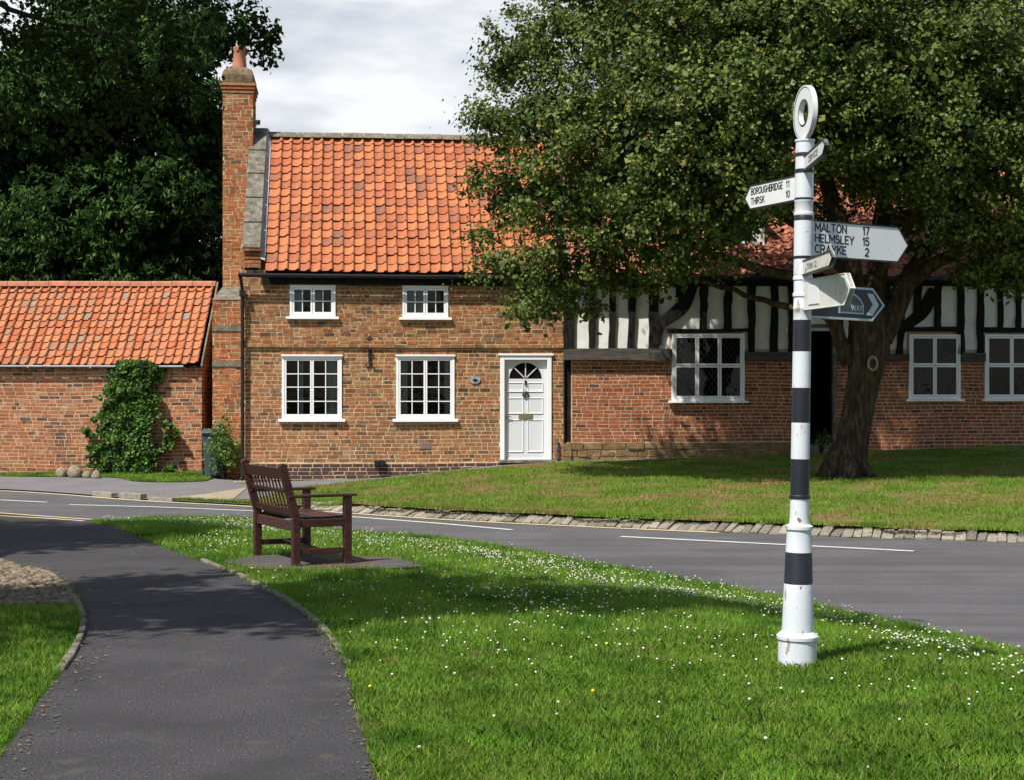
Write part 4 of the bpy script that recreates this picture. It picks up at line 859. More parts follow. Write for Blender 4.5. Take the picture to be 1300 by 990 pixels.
b = MB(); b.box(o[0]-.1, o[1]+.1, -.35, .3, .1, .50); b.box(o[0]-.1, o[1]+.1, -.65, -.35, .1, .36); b.build('doorstep', M['stone'], th, bevel=.02)
ZE2 = fz(1000, 349, -.28); ZR2 = ZR+.05
rf2 = roof(th, XR+.1, X1+.2, -.28, ZE2, 2.7, ZR2, .225, 17, M['tile_old'], sag=.04, j=1.4)
b = MB(); b.add([(XR, 2.7, ZR2), (X1, 2.7, ZR2), (X1, 5.6, ZE2), (XR, 5.6, ZE2)], [(0, 1, 2, 3)]); b.build('rear_slope', M['tile_old'], rf2)
b = MB(); x = XR+.1
while x < X1: b.prism([(-.13, -.05), (.13, -.05), (.10, .03), (.05, .065), (-.05, .065), (-.10, .03)], 0, .43, Matrix.Translation((x, 2.7, ZR2+.03)) @ Matrix.Rotation(R(90), 4, 'Y') @ Matrix.Rotation(R(90), 4, 'Z')); x += .44
b.build('ridge_tiles', M['terracotta'], rf2, smooth='auto')
b = MB(); b.tube([(XR+.1, -.33, ZE2-.07), (X1, -.33, ZE2-.07)], .045, 10); b.build('gutter', M['black'], th, smooth='auto')
b = MB(); b.box(XR+.05, X1, -.26, .04, ZE2-.16, ZE2-.11); b.build('soffit', M['timber'], th)
def dormer(uc, wd):
    xc = fx(uc, .7); z0 = ZE2+.55; z1 = z0+.75; y = .35; zp_ = z1+.5
    b = MB(); b.add([(xc-wd, y, z0-.2), (xc+wd, y, z0-.2), (xc+wd, y, z1), (xc, y, zp_), (xc-wd, y, z1), (xc-wd, y+1.8, z0-.2), (xc+wd, y+1.8, z0-.2), (xc+wd, y+1.8, z1), (xc, y+1.8, zp_), (xc-wd, y+1.8, z1)], [(0, 1, 2, 3, 4), (0, 4, 9, 5), (1, 6, 7, 2)])
    d = b.build('dormer', M['render'], th)
    b = MB()
    for s in (-1, 1):
        p = [(xc, zp_+.07), (xc+s*(wd+.15), z1-.08)]; b.add([(p[0][0], y-.15, p[0][1]), (p[1][0], y-.15, p[1][1]), (p[1][0], y+1.9, p[1][1]), (p[0][0], y+1.9, p[0][1]), (p[0][0], y-.15, p[0][1]-.07), (p[1][0], y-.15, p[1][1]-.07)], [(0, 1, 2, 3), (0, 4, 5, 1)])
    b.build('dormer_roof', M['tile_old'], d)
    b = MB(); b.box(xc-wd*.62, xc+wd*.62, y-.03, y+.01, z0+.12, z1-.02); w_ = b.build('window_frame', M['white'], d)
    for s in (0, 1): b = MB(); b.box(xc-wd*.56+s*wd*.6, xc-wd*.04+s*wd*.6, y-.035, y-.031, z0+.18, z1-.08); b.build('pane', M['dark'], w_) if False else b.build('dormer_light', M['dark'], d)
dormer(928, .62); dormer(1212, .62)

# ------------------------------------------------------------ outbuilding
SX, SY = -6.5, 33.0
sh = empty('brick_outbuilding', (SX, SY, 0), 0, 'low red brick outbuilding with orange pantile roof, left of the cottage', 'outbuilding')
zE = CAMZ+(495-463)/F*32.85; zR = CAMZ+(495-361)/F*34.6; XL = -9.5
b = MB(); wallpanel(b, XL, 0, -.6, zE+.05, [])
b.add([(0, 0, -.6), (0, 0, zE), (0, 1.6, zR-.05), (0, 3.2, zE), (0, 3.2, -.6)], [(0, 4, 3, 2, 1)]); b.add([(XL, 3.2, -.6), (0, 3.2, -.6), (0, 3.2, zE), (XL, 3.2, zE)], [(3, 2, 1, 0)])
b.build('wall', M['mortar_pale'], sh)
b = MB(); brickface(b, (0, 0, 0), d_, n_, XL, 0, -.4, zE-.04, [], hdr=.3, wav=.012)
brickface(b, (0, 0, 0), (0, 1, 0), (1, 0, 0), 0, 3.2, -.4, zE, [], hdr=.3)
z = zE; k = 0
while z < zR-.1: w_ = 1.6*(z-zE)/(zR-zE)+.05; brickface(b, (0, 0, 0), (0, 1, 0), (1, 0, 0), w_, 3.2-w_, z, z+.07, []); z += .0745
x = XL
while x < -.1: b.box(x, x+.10, -.045, 0, zE-.14, zE-.08); x += .225
b.build('brickwork', M['brick_shed'], sh)
rf3 = roof(sh, XL, .02, -.15, zE+.01, 1.6, zR-.02, .178, 11, M['tile_shed'], sag=.03, j=1.3)
b = MB(); b.add([(XL, 1.6, zR), (0, 1.6, zR), (0, 3.4, zE), (XL, 3.4, zE)], [(0, 1, 2, 3)]); b.build('rear_slope', M['tile_shed'], rf3)
b = MB(); x = XL
while x < -.02: b.prism([(-.10, -.06), (.10, -.06), (.085, .02), (.04, .05), (-.04, .05), (-.085, .02)], 0, min(.44, -x), Matrix.Translation((x, 1.6, zR+.01+random.uniform(-.005, .005))) @ Matrix.Rotation(R(90), 4, 'Y') @ Matrix.Rotation(R(90), 4, 'Z')); x += .45
b.build('ridge_tiles', M['terracotta'], rf3, smooth='auto')
b = MB(); b.box(.0, .03, -.12, .0, zE-.05, zE+.02); b.add([(.02, -.15, zE-.03), (.05, -.15, zE-.03), (.05, 1.6, zR-.03), (.02, 1.6, zR-.03), (.02, -.15, zE+.05), (.05, -.15, zE+.05), (.05, 1.6, zR+.05), (.02, 1.6, zR+.05)], [(0, 1, 5, 4), (4, 5, 6, 7), (1, 2, 6, 5)]); b.build('verge', M['cement'], rf3)
b = MB(); b.tube([(XL, -.17, zE-.03), (-.35, -.17, zE-.045)], .022, 8)
for k in range(5): b.box(-1.0-k*1.3, -.97-k*1.3, -.19, -.0, zE-.075, zE-.04)
b.build('gutter', M['lead'], sh, smooth='auto')

# ------------------------------------------------------------ foliage tools
def leaf_mesh(name, P, Nrm, size, mat_, parent=None, aspect=.72, droop=None, dvar=.35):
    n = len(P); nr = Nrm+rng.normal(0, .55, (n, 3)); nr /= np.linalg.norm(nr, axis=1)[:, None]
    t = rng.normal(0, 1, (n, 3))
    if droop is not None: t = t*.45+droop
    t -= nr*(t*nr).sum(1)[:, None]; t /= np.linalg.norm(t, axis=1)[:, None]+1e-9; s = np.cross(nr, t)
    L_ = (size*rng.uniform(1-dvar, 1+dvar, n))[:, None]; W_ = L_*aspect*.5
    V = np.stack([P-t*L_*.5, P+s*W_-t*L_*.08-nr*L_*.10, P+t*L_*.5-nr*L_*.05, P-s*W_-t*L_*.08-nr*L_*.10], 1).reshape(-1, 3)
    i = np.arange(n)*4
    return np_mesh(name, V, np.c_[i, i+1, i+2, i+3], mat_, parent)
def crown_pts(blobs, nper_m2, cl_r, nleaf, inner=.25, zmin=None, flat=.7):
    """blobs (cx,cy,cz,rx,ry,rz): leaf clumps on each blob's shell (and some inside), each clump a little cloud of leaves"""
    PP = []; NN = []
    for (cx, cy, cz, rx, ry, rz) in blobs:
        area = 4*math.pi*((rx*ry)**1.6/3+(rx*rz)**1.6/3+(ry*rz)**1.6/3)**(1/1.6); n = max(3, int(area*nper_m2))
        d = rng.normal(0, 1, (n, 3)); d /= np.linalg.norm(d, axis=1)[:, None]
        rr = np.where(rng.random(n) < inner, rng.uniform(.35, .9, n), rng.uniform(.86, 1.12, n))
        c = np.array([cx, cy, cz])+d*rr[:, None]*np.array([rx, ry, rz])
        k = nleaf; cr = cl_r*rng.uniform(.6, 1.35, n)
        q = rng.normal(0, .55, (n, k, 3))*cr[:, None, None]*np.array([1, 1, flat]); q[:, :, 2] -= .3*np.hypot(q[:, :, 0], q[:, :, 1])
        p = (c[:, None, :]+q).reshape(-1, 3); qn = q/(np.linalg.norm(q, axis=2)[:, :, None]+1e-6)
        nn = (d[:, None, :]*.8+qn*.6+np.array([0, 0, .6])).reshape(-1, 3)
        PP.append(p); NN.append(nn)
    P = np.concatenate(PP); Nn = np.concatenate(NN)
    if zmin is not None: k = P[:, 2] > zmin; P = P[k]; Nn = Nn[k]
    return P, Nn/np.linalg.norm(Nn, axis=1)[:, None]

# ------------------------------------------------------------ big tree on the bank
tx, ty = hit(1073, 607); tz = float(zt(tx, ty))
tree = empty('broadleaf_tree', (0, 0, 0), 0, 'large leafy lime tree on the grass bank in front of the timber-framed house', 'tree')
tree.location = (tx, ty, tz); TI = Matrix.Translation((-tx, -ty, -tz))
def Tp(u, v, dy=0): return at(u, v, ty+dy)
b = MB()
pts = [Tp(1072, 612), Tp(1073, 600), Tp(1077, 580), Tp(1083, 550), Tp(1089, 520), Tp(1095, 490), Tp(1101, 460), Tp(1104, 435, .05), Tp(1104, 405, .1), Tp(1102, 370, .1)]
s_ = F/ty; pts = resample_v = pts
rs = [r/s_ for r in (30, 25, 22.5, 20.5, 19.5, 20, 23, 27, 25, 18)]
def densify(pts, rs, n):
    P = np.array([tuple(p) for p in pts]); t = np.linspace(0, 1, len(P)); q = np.linspace(0, 1, n); Q = np.c_[[np.interp(q, t, P[:, k]) for k in range(3)]].T; r = np.interp(q, t, rs)
    return [Vector(p) for p in Q], list(r)
dp, dr_ = densify(pts, rs, 34); b.tube(dp, dr_, 28, .07, TI)
for (a, ln, wd) in ((-2.6, .55, .15), (-.5, .5, .13), (-1.5, .5, .12), (.8, .4, .12), (2.4, .4, .12), (-3.4, .35, .12)):   # root flare
    p0 = Vector((tx, ty, tz)); q = Vector((math.cos(a), math.sin(a), 0)); b.tube([p0+q*.12+Vector((0, 0, .55)), p0+q*.26+Vector((0, 0, .26)), p0+q*.40+Vector((0, 0, .08)), p0+q*(.35+ln*.5)+Vector((0, 0, -.08))], [.10, wd, wd*.75, .03], 10, .08, TI)
b.build('trunk', M['bark'], tree, smooth=True)
b = MB()
def limb(pts, r0, r1, n=16, k=10):
    P, rr = densify(pts, np.linspace(r0, r1, len(pts)), n); P = [p+Vector((random.uniform(-.03, .03),)*3) for p in P]; b.tube(P, rr, k, .06, TI)
limb([Tp(1080, 462), Tp(1066, 430), Tp(1056, 400), Tp(1040, 370, -.2), Tp(1010, 352, -.5), Tp(960, 340, -.9), Tp(900, 322, -1.2), Tp(840, 290, -1.5)], .14, .05)
limb([Tp(1060, 405), Tp(1020, 396, .3), Tp(975, 385, .5), Tp(930, 368, .5), Tp(860, 350, .5)], .075, .035)
limb([Tp(1096, 420), Tp(1085, 370), Tp(1075, 310), Tp(1050, 240), Tp(1020, 150), Tp(990, 50), Tp(980, -80)], .22, .06)
limb([Tp(1105, 410), Tp(1115, 350, .2), Tp(1120, 280, .4), Tp(1135, 190, .5), Tp(1150, 80, .6), Tp(1160, -90, .6)], .22, .06)
limb([Tp(1120, 430), Tp(1138, 395), Tp(1152, 360), Tp(1180, 338, -.2), Tp(1230, 312, -.4), Tp(1290, 280, -.6), Tp(1360, 250, -.6)], .20, .05)
limb([Tp(1135, 380), Tp(1160, 335, .2), Tp(1195, 305, .3), Tp(1240, 270, .4), Tp(1300, 200, .5)], .13, .04)
limb([Tp(1080, 350), Tp(1030, 300, .4), Tp(960, 250, .8), Tp(880, 180, 1.2), Tp(800, 120, 1.4)], .12, .03)
limb([Tp(1075, 310), Tp(1010, 280, -.6), Tp(930, 230, -1.4), Tp(860, 200, -2.2)], .09, .03)
limb([Tp(1115, 350), Tp(1170, 260, -.6), Tp(1220, 190, -1.4), Tp(1260, 140, -2)], .09, .03)
b.build('limbs', M['bark'], tree, smooth=True)
b = MB(); kc = TI @ at(1108, 462, ty-.36); ring = [kc+Vector((.075*math.cos(a), 0, .11*math.sin(a))) for a in np.linspace(0, 2*math.pi, 18)]; b.tube(ring, .022, 8); b.build('branch_scar', M['scar'], tree, smooth=True)
# crown as boughs
def Tb(u, v, dy, r, rz=None): p = Tp(u, v, dy); r = r/s_; return (p.x, p.y, p.z, r, r, (rz or r*s_*.8)/s_)
boughs = [Tb(*q) for q in [
    (640, 150, .3, 52), (655, 240, .6, 62), (640, 330, .3, 44), (690, 350, .2, 46), (670, 60, .5, 62), (700, 385, -.1, 32, 20), (665, 393, -.1, 28, 20), (735, 385, 0, 28, 16),
    (720, 140, -.8, 85), (730, 250, -1.0, 85), (745, 320, -.7, 60), (735, 20, -.3, 90), (800, 345, -.3, 38, 24), (860, 330, -.4, 42, 28),
    (820, 60, -1.6, 100), (820, 180, -2.0, 100), (820, 280, -1.7, 75), (905, 300, -1.6, 52, 36), (910, 220, -2.4, 85), (910, 110, -2.6, 100), (900, -20, -1.6, 110),
    (1000, 30, -2.8, 100), (1000, 140, -2.8, 88), (975, 215, -2.2, 60), (900, 272, .9, 50, 34), (950, 262, 1.2, 44, 26), (1000, 235, 1.0, 40, 30), (840, 320, .8, 44, 24), (1060, 265, .9, 34, 26), (1110, 215, .8, 44, 34), (1150, 262, 1.2, 40, 26), (1130, 205, -1.8, 45, 30), (1200, 250, 1.0, 48, 30), (1260, 300, .8, 44, 24), (1215, 300, -.6, 26, 12), (1300, 330, .6, 40, 20), (1170, 305, .9, 24, 12), (1240, 345, -1.4, 34, 14), (1330, 350, -.8, 34, 16), (1035, 285, 1.4, 26, 14), (1210, 225, -2.6, 52, 36), (1110, 180, -.6, 60), (620, 230, .8, 26), (622, 150, .6, 22), (615, 300, .5, 20), (640, 90, .9, 26), (660, 370, .6, 26, 14), (1090, 60, -3.0, 95), (1085, 140, -2.6, 62), (1180, 60, -2.8, 100), (1170, 160, -2.9, 75), (1260, 90, -2.5, 105), (1150, 220, -2.2, 50),
    (1250, 200, -2.4, 85), (1230, 275, -2.0, 50, 34), (1290, 290, -1.8, 65, 52), (1350, 180, -2, 110), (1340, 300, -1.0, 70, 50), (1255, 340, -1.2, 30, 18), (1295, 345, -1.0, 32, 22), (1400, 80, -1.5, 120),
    (1100, -40, -2, 120), (1240, -60, -1.5, 120), (1000, -100, -1.0, 120), (850, -120, 0, 110), (760, -90, .5, 90), (1130, -180, 0, 140), (1300, -180, 0, 130), (940, -220, .5, 120), (1050, -320, .5, 130), (1200, -320, .5, 130),
    (800, 0, 1.6, 100), (780, 140, 1.8, 90), (900, 60, 2.4, 110), (900, 180, 2.0, 80), (1010, 60, 2.8, 110), (1130, 40, 3.0, 120), (1250, 60, 2.6, 110), (1370, 100, 1.6, 120), (1200, 170, 2.4, 70), (1060, 200, 1.6, 45), (1020, -60, 3, 120), (1200, -80, 3, 120),
    (860, 262, .4, 62, 44), (960, 130, .2, 100), (1080, 100, .2, 90), (1200, 110, 0, 110), (1310, 160, .3, 100), (790, 230, .3, 80), (1045, 205, -1.6, 30), (1170, 270, .2, 26, 18), (1100, 225, -1.0, 32)]]
P, Nn = crown_pts(boughs, 3.6, .24, 78, inner=.30)
P -= np.array([tx, ty, tz]); 
leaf_mesh('crown', P, Nn, .070, M['leaf'], tree)
P2, N2 = crown_pts([(x, y+.15, z, a*.74, c*.74, e_*.72) for x, y, z, a, c, e_ in boughs], 3.4, .30, 34, inner=.7)
leaf_mesh('inner_crown', P2-np.array([tx, ty, tz]), N2, .125, M['leaf'], tree)
print('crown leaves', len(P))
# twiggy ends sticking out along the left outline
# ------------------------------------------------------------ trees behind the outbuilding
def backtree(bx, by, h, r, blobs, label, dens=1.4, mat_='leaf_dark', nl=42):
    t = empty('dark_tree', (bx, by, -.15), 0, label, 'tree', 'dark trees behind the outbuilding')
    b = MB(); b.tube([(0, 0, -.2), (.1, 0, h*.3), (0, .1, h*.6), (.1, 0, h*.9)], [r, r*.8, r*.5, .06], 12, .06)
    for k in range(6):
        a = k*1.1; z0 = h*(.25+.1*k); b.tube([(0, 0, z0), (math.cos(a)*1.2, math.sin(a)*1.2, z0+.8), (math.cos(a)*2.4, math.sin(a)*2.4, z0+1.2)], [r*.4, r*.25, .04], 8)
    b.build('trunk', M['bark'], t, smooth=True)
    P, Nn = crown_pts(blobs, dens*1.9, .22, 34, inner=.15, flat=.5)
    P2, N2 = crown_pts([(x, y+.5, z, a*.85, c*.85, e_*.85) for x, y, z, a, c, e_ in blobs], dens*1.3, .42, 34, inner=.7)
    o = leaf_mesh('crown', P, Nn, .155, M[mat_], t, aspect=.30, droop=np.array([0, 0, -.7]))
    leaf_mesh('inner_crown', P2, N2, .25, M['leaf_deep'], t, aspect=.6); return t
def bl(n, cx, cz, rx, rz, ry=2.2):
    o = []
    for k in range(n):
        a = random.uniform(0, 6.28); q = math.sqrt(random.random()); o.append((cx+rx*q*math.cos(a), random.uniform(-ry, ry*.3)-.3, cz+rz*q*math.sin(a), random.uniform(.9, 1.5), random.uniform(.9, 1.4), random.uniform(.7, 1.15)))
    return o
backtree(-12.5, 39.5, 11, .35, bl(34, 0, 6.0, 3.0, 4.6)+bl(12, 0, 3.6, 2.6, 1.6)+bl(10, .5, 9.8, 2.4, 1.6), 'dark dense tree rising behind the left end of the outbuilding roof')
backtree(-9.1, 39.0, 10.5, .33, bl(30, -.1, 5.6, 1.7, 4.6)+bl(9, .2, 10.2, 1.3, 1.6)+bl(8, -.4, 3.6, 1.5, 1.2), 'dark dense tree rising behind the outbuilding, beside the cottage chimney')
backtree(-16.5, 41.5, 12, .4, bl(26, 0, 6.4, 3.0, 5.0), 'dark tree farthest left, its crown at the photo edge')
backtree(-11.0, 43.5, 12, .4, bl(44, 0, 5.6, 3.6, 5.6)+bl(14, .6, 11, 2.4, 1.8)+bl(16, 0, 4.2, 4.4, 1.6)+bl(14, 1.2, 8.0, 1.6, 1.8), 'tall dark tree standing furthest back between the two nearer dark trees', 1.6)

# ------------------------------------------------------------ foreground tree overhanging from the left
fg = empty('overhanging_tree', (-7.6, 8.6, 0), 0, 'tree standing left of the footpath whose brownish green branches overhang top left', 'tree')
b = MB(); b.tube([(0, 0, -.2), (.05, 0, 1.5), (.3, .1, 3.2), (.6, .2, 5), (.9, .2, 7.5), (1, 0, 9.5)], [.45, .36, .3, .24, .14, .05], 18, .06)
b.build('trunk', M['bark'], fg, smooth=True)
b = MB()
def lg(pts, r0, r1):
    P, rr = densify([Vector(p)-Vector((-7.6, 8.6, 0)) for p in pts], np.linspace(r0, r1, len(pts)), 18); b.tube([p+Vector((random.uniform(-.02, .02), random.uniform(-.02, .02), random.uniform(-.03, .03))) for p in P], rr, 8, .05)
lg([(-7.2, 8.7, 4.2), (-5.5, 9.0, 4.9), (-4, 9.2, 4.8), (-2.8, 9.4, 4.4), (-1.9, 9.4, 3.95)], .08, .008)
lg([(-5.5, 9.0, 4.9), (-4.2, 9.6, 4.3), (-3.2, 9.8, 4.0), (-2.3, 9.6, 3.7)], .04, .006)
lg([(-7.0, 8.8, 5.4), (-5, 8, 6.4), (-3, 7.8, 6.8), (-1, 7.8, 6.6), (.5, 8, 6.2)], .14, .02)
lg([(-7.2, 8.7, 5.0), (-7.8, 12, 6), (-8.2, 15.5, 6.6)], .14, .02)
b.build('limbs', M['bark'], fg, smooth=True)
vis = []
for (u, v, r, Y) in [(20, 20, 70, 9.4), (90, 30, 70, 9.8), (150, 20, 60, 9.2), (60, 90, 60, 9.6), (30, 150, 45, 9.4), (120, 110, 55, 9.9), (190, 60, 60, 9.5), (235, 20, 45, 9.2), (180, 130, 34, 9.8), (240, 80, 34, 9.6), (258, 118, 18, 9.5), (110, 170, 30, 9.3), (268, 40, 20, 9.4), (290, 15, 22, 9.3), (322, 22, 12, 9.4), (318, 48, 6, 9.4), (150, -50, 90, 9.4), (40, -60, 110, 9.4), (240, -60, 80, 9.3), (215, 175, 18, 9.5), (337, 45, 7, 9.4), (-60, 60, 90, 9.6)]:
    p = at(u, v, Y); r /= F/Y; vis.append((p.x+7.6, p.y-8.6, p.z, r, r, r*.8))
P, Nn = crown_pts(vis, 24, .10, 15, inner=.3)
P2, N2 = crown_pts([(at(u, v, 9.4).x+7.6, .8, at(u, v, 9.4).z, .045, .05, .04) for (u, v) in [(345, 42), (350, 38), (338, 60), (330, 68), (347, 72), (336, 60), (332, 34), (326, 10), (312, 6), (341, 50), (340, 78)]], 60, .05, 8)
leaf_mesh('crown', np.r_[P, P2], np.r_[Nn, N2], .037, M['leaf_fg'], fg, aspect=.75)
sh_k = Vector((SUND.x/-SUND.z, SUND.y/-SUND.z, 0)); caster = []
def cast(x, y, r, z=6.4, ry=None, rz=.7): c = Vector((x, y, 0))-sh_k*z; caster.append((c.x+7.6, c.y-8.6, z, r, ry or r, rz))
for q in [(-3.4, 12.2, .9), (-2.3, 12.0, .8), (-1.2, 12.3, .8), (-1.5, 11.2, .55), (-2.6, 11.1, .6), (-.2, 12.6, .75), (-.7, 11.6, .6), (.4, 12.0, .6), (1.0, 12.6, .5), (-1.0, 13.2, .7), (-4.2, 11.5, .9), (1.7, 12.3, .35), (2.5, 12.4, .4), (-3.0, 13.4, .35), (.9, 11.9, .5), (-.2, 11.9, .6), (1.6, 12.9, .35), (-2.0, 11.6, .6)]:
    cast(*q, z=6.6)
for q in [(-6.2, 19.4, 1.6), (-4.9, 18.6, 1.2), (-6.0, 17.3, 1.4), (-4.4, 17.2, .8), (-8, 18.5, 1.6), (-4.9, 20.6, 1.0), (-7, 21.3, 1.2), (-8.5, 16, 1.4), (-5.6, 16.2, .7), (-3.9, 19.3, .6), (-5.4, 17.6, 1.0), (-4.7, 16.6, .8), (-6.6, 18.3, 1.2), (-5.5, 19.6, 1.0), (-7.2, 17.0, 1.3), (-4.0, 17.9, .6)]:
    cast(*q, z=7.0)
for q in [(-3.9, 9.9, .7), (-4.3, 10.6, .8)]: cast(*q, z=6)
P, Nn = crown_pts(caster, 5.2, .30, 28, inner=.5)
leaf_mesh('high_crown', P, Nn, .15, M['leaf_fg'], fg, aspect=.8)

# ------------------------------------------------------------ ivy, rose bush, doorway plant
def ivypts(n):
    u = rng.uniform(98, 232, n); v = rng.uniform(458, 602, n)
    l = np.interp(v, [458, 470, 500, 522, 535, 560, 602], [148, 138, 131, 126, 108, 104, 108]); r = np.interp(v, [458, 480, 510, 530, 545, 575, 602], [209, 206, 202, 203, 226, 214, 218])
    e = vnoise(u, v, 9, 31)*18-9; k = (u > l+e) & (u < r+e)
    k &= ~((vnoise(u, v, 7, 33) > .52) & ((u > 192) | (u < 128)))
    return u[k], v[k]
u, v = ivypts(17000); dep = (.06+.24*vnoise(u, v, 13, 35)+.16*sm((v-500)/90)+.12*np.exp(-((u-168)/22)**2)); yw = SY-dep*rng.uniform(.35, 1, len(u))
P = np.c_[(u-650)/F*yw, yw, CAMZ-(v-495)/F*yw]
ivy = empty('ivy', (-8, SY, -.15), 0, 'glossy green ivy climbing the brick wall of the low outbuilding', 'climbing plant')
leaf_mesh('foliage', P-np.array([-8, SY, -.15]), np.tile([.0, -.8, .35], (len(P), 1))+rng.normal(0, .3, (len(P), 3)), .075, M['leaf_ivy'], ivy, aspect=.9)
b = MB()
for k in range(7): x0 = -8.0+k*.12-.3; b.tube([(x0+8, -.05, 0), (x0+8+random.uniform(-.2, .2), -.04, 1.0), (x0+8+random.uniform(-.3, .3), -.03, 2.0)], [.025, .018, .006], 6)
b.build('stem', M['bark'], ivy)
def bush(name, u, v0, v1, hw, Y, label, mat_, n, size):
    x0 = (u-650)/F*Y; z0 = float(zt(x0, Y)); t = empty(name, (x0, Y, z0), 0, label, 'shrub'); b = MB(); h = CAMZ-(v0-495)/F*Y-z0; w_ = hw/F*Y
    for k in range(8): a = k*.8; b.tube([(0, 0, 0), (math.cos(a)*w_*.3, math.sin(a)*.15, h*.4), (math.cos(a)*w_*.6, math.sin(a)*.25, h*.85)], [.014, .010, .004], 6)
    b.build('stem', M['bark'], t)
    blobs = [(random.uniform(-.62, .62)*w_, random.uniform(-.25, .1), h*random.uniform(.2, .9), w_*.40, .22, h*.13) for _ in range(n)]
    P, Nn = crown_pts(blobs, 16, .10, 14, inner=.4); leaf_mesh('foliage', P, Nn, size, mat_, t); return t
bush('rose_bush', 283, 527, 612, 25, 31.6, 'bright green climbing rose bush at the foot of the brick chimney', M['leaf_rose'], 26, .06)
bush('doorway_plant', 1043, 540, 575, 12, 31.3, 'small leafy plant beside the dark doorway behind the tree trunk', M['leaf_rose'], 4, .05)

# ------------------------------------------------------------ boulders and bin
for i, (u, v, wd, h, lab) in enumerate([(78, 601, 18, 15, 'pale rounded boulder, leftmost of the stones by the outbuilding'), (95, 601, 22, 20, 'largest buff boulder in the row of stones by the outbuilding'), (110, 601, 13, 12, 'small squat stone between the largest boulder and the ivy'), (122, 601, 15, 13, 'brown stone lying against the foot of the ivy')]):
    Y = 32.3-.15*i; x0 = (u-650)/F*Y; b = MB(); r = wd*.42/F*Y; hh = h*.8/F*Y
    b.add([(p.x*r*(1+.15*math.sin(4*p.z+i)), p.y*r*.8*(1+.1*math.sin(5*p.x+i)), p.z*hh*.62*(1+.12*math.cos(3*p.x+2*i))+hh*.38) for p in ico], icf)
    o = b.build('boulder', M['boulder'], None, smooth=True, loc=(x0, Y, float(zt(x0, Y)))); tag(o, lab, 'boulder', 'boulders beside the ivy')
bx_ = (272-650)/F*31.95; bn = empty('wheelie_bin', (bx_, 31.95, float(zt(bx_, 31.95))), .15, 'slate grey wheelie bin half hidden by the rose bush', 'bin')
b = MB(); b.add([(-.17, -.19, .04), (.17, -.19, .04), (.17, .19, .04), (-.17, .19, .04), (-.235, -.26, .90), (.235, -.26, .90), (.235, .28, .90), (-.235, .28, .90)], [(3, 2, 1, 0), (4, 5, 6, 7), (0, 1, 5, 4), (1, 2, 6, 5), (2, 3, 7, 6), (3, 0, 4, 7)])
b.box(-.25, .25, -.275, .29, .86, .895); b.build('body', M['binp'], bn, bevel=.02)
b = MB(); b.add([(-.25, -.30, .90), (.25, -.30, .90), (.25, .30, .93), (-.25, .30, .93), (-.23, -.27, .945), (.23, -.27, .945), (.23, .28, .985), (-.23, .28, .985)], [(3, 2, 1, 0), (4, 5, 6, 7), (0, 1, 5, 4), (1, 2, 6, 5), (2, 3, 7, 6), (3, 0, 4, 7)]); b.build('lid', M['binp'], bn, bevel=.012)
b = MB(); b.tube([(-.2, .34, .93), (.2, .34, .93)], .015, 8); b.build('handle', M['binp'], bn)
for s in (-1, 1): b = MB(); b.tube([(s*.20, .22, .10), (s*.24, .22, .10)], .10, 18); b.build('wheel', M['black'], bn, smooth='auto')

# ------------------------------------------------------------ bench
bo = hitz(375.5, 718, .01); BR = R(28)
be = empty('park_bench', (bo[0], bo[1], .012), BR, 'dark red-brown slatted wooden bench on the lawn beside the footpath', 'bench')
# local: x = seat depth (back leg 0 -> front leg .50), y = length 0..1.05
LB = 1.06; DP = .50; t = .066; ln = -.115
def slant(b, y, z0, z1, off0, off1, w1=.066, th=.066):
    b.add([(off0-w1/2, y-th/2, z0), (off0+w1/2, y-th/2, z0), (off0+w1/2, y+th/2, z0), (off0-w1/2, y+th/2, z0), (off1-w1/2, y-th/2, z1), (off1+w1/2, y-th/2, z1), (off1+w1/2, y+th/2, z1), (off1-w1/2, y+th/2, z1)], [(3, 2, 1, 0), (4, 5, 6, 7), (0, 1, 5, 4), (1, 2, 6, 5), (2, 3, 7, 6), (3, 0, 4, 7)])
lean = lambda z: 0 if z < .44 else -(z-.44)*.28
for y in (0, LB):
    b = MB(); slant(b, y, 0, .44, 0, 0, .07); slant(b, y, .4401, .90, 0, lean(.90), .07)
    n = 8; cc = Vector((lean(.90), y, .90)); pr = [(.035*math.cos(a), .03*math.sin(a)) for a in np.linspace(0, math.pi, n)]
    b.prism([(x_, z_) for x_, z_ in pr], -.033, .033, Matrix.Translation(cc) @ RX); b.build('leg', M['bench'], be, bevel=.005)
    b = MB(); b.box(DP-.035, DP+.035, y-.033, y+.033, 0, .615); b.build('leg', M['bench'], be, bevel=.005)
    b = MB(); b.box(-.03+lean(.63), DP+.085, y-.04, y+.04, .616, .642); b.build('armrest', M['bench'], be, bevel=.006)
    b = MB(); b.box(.035, DP-.035, y-.022, y+.022, .10, .15); b.box(.035, DP-.035, y-.024, y+.024, .345, .415); b.build('side_rail', M['bench'], be, bevel=.004)
b = MB(); b.box(.24, .275, .022, LB-.022, .105, .145); b.build('stretcher', M['bench'], be, bevel=.004)
b = MB(); b.box(-.022, .022, .034, LB-.034, .31, .40)
b.box(DP-.02, DP+.02, .034, LB-.034, .33, .405); b.build('seat_frame', M['bench'], be, bevel=.004)
b = MB()
for k in range(5): x0 = .045+k*.094; b.box(x0, x0+.078, -.02+.055, LB-.035, .416-.004*k+.001*k*k, .438-.004*k+.001*k*k)
b.build('seat', M['bench'], be, bevel=.004)
b = MB()
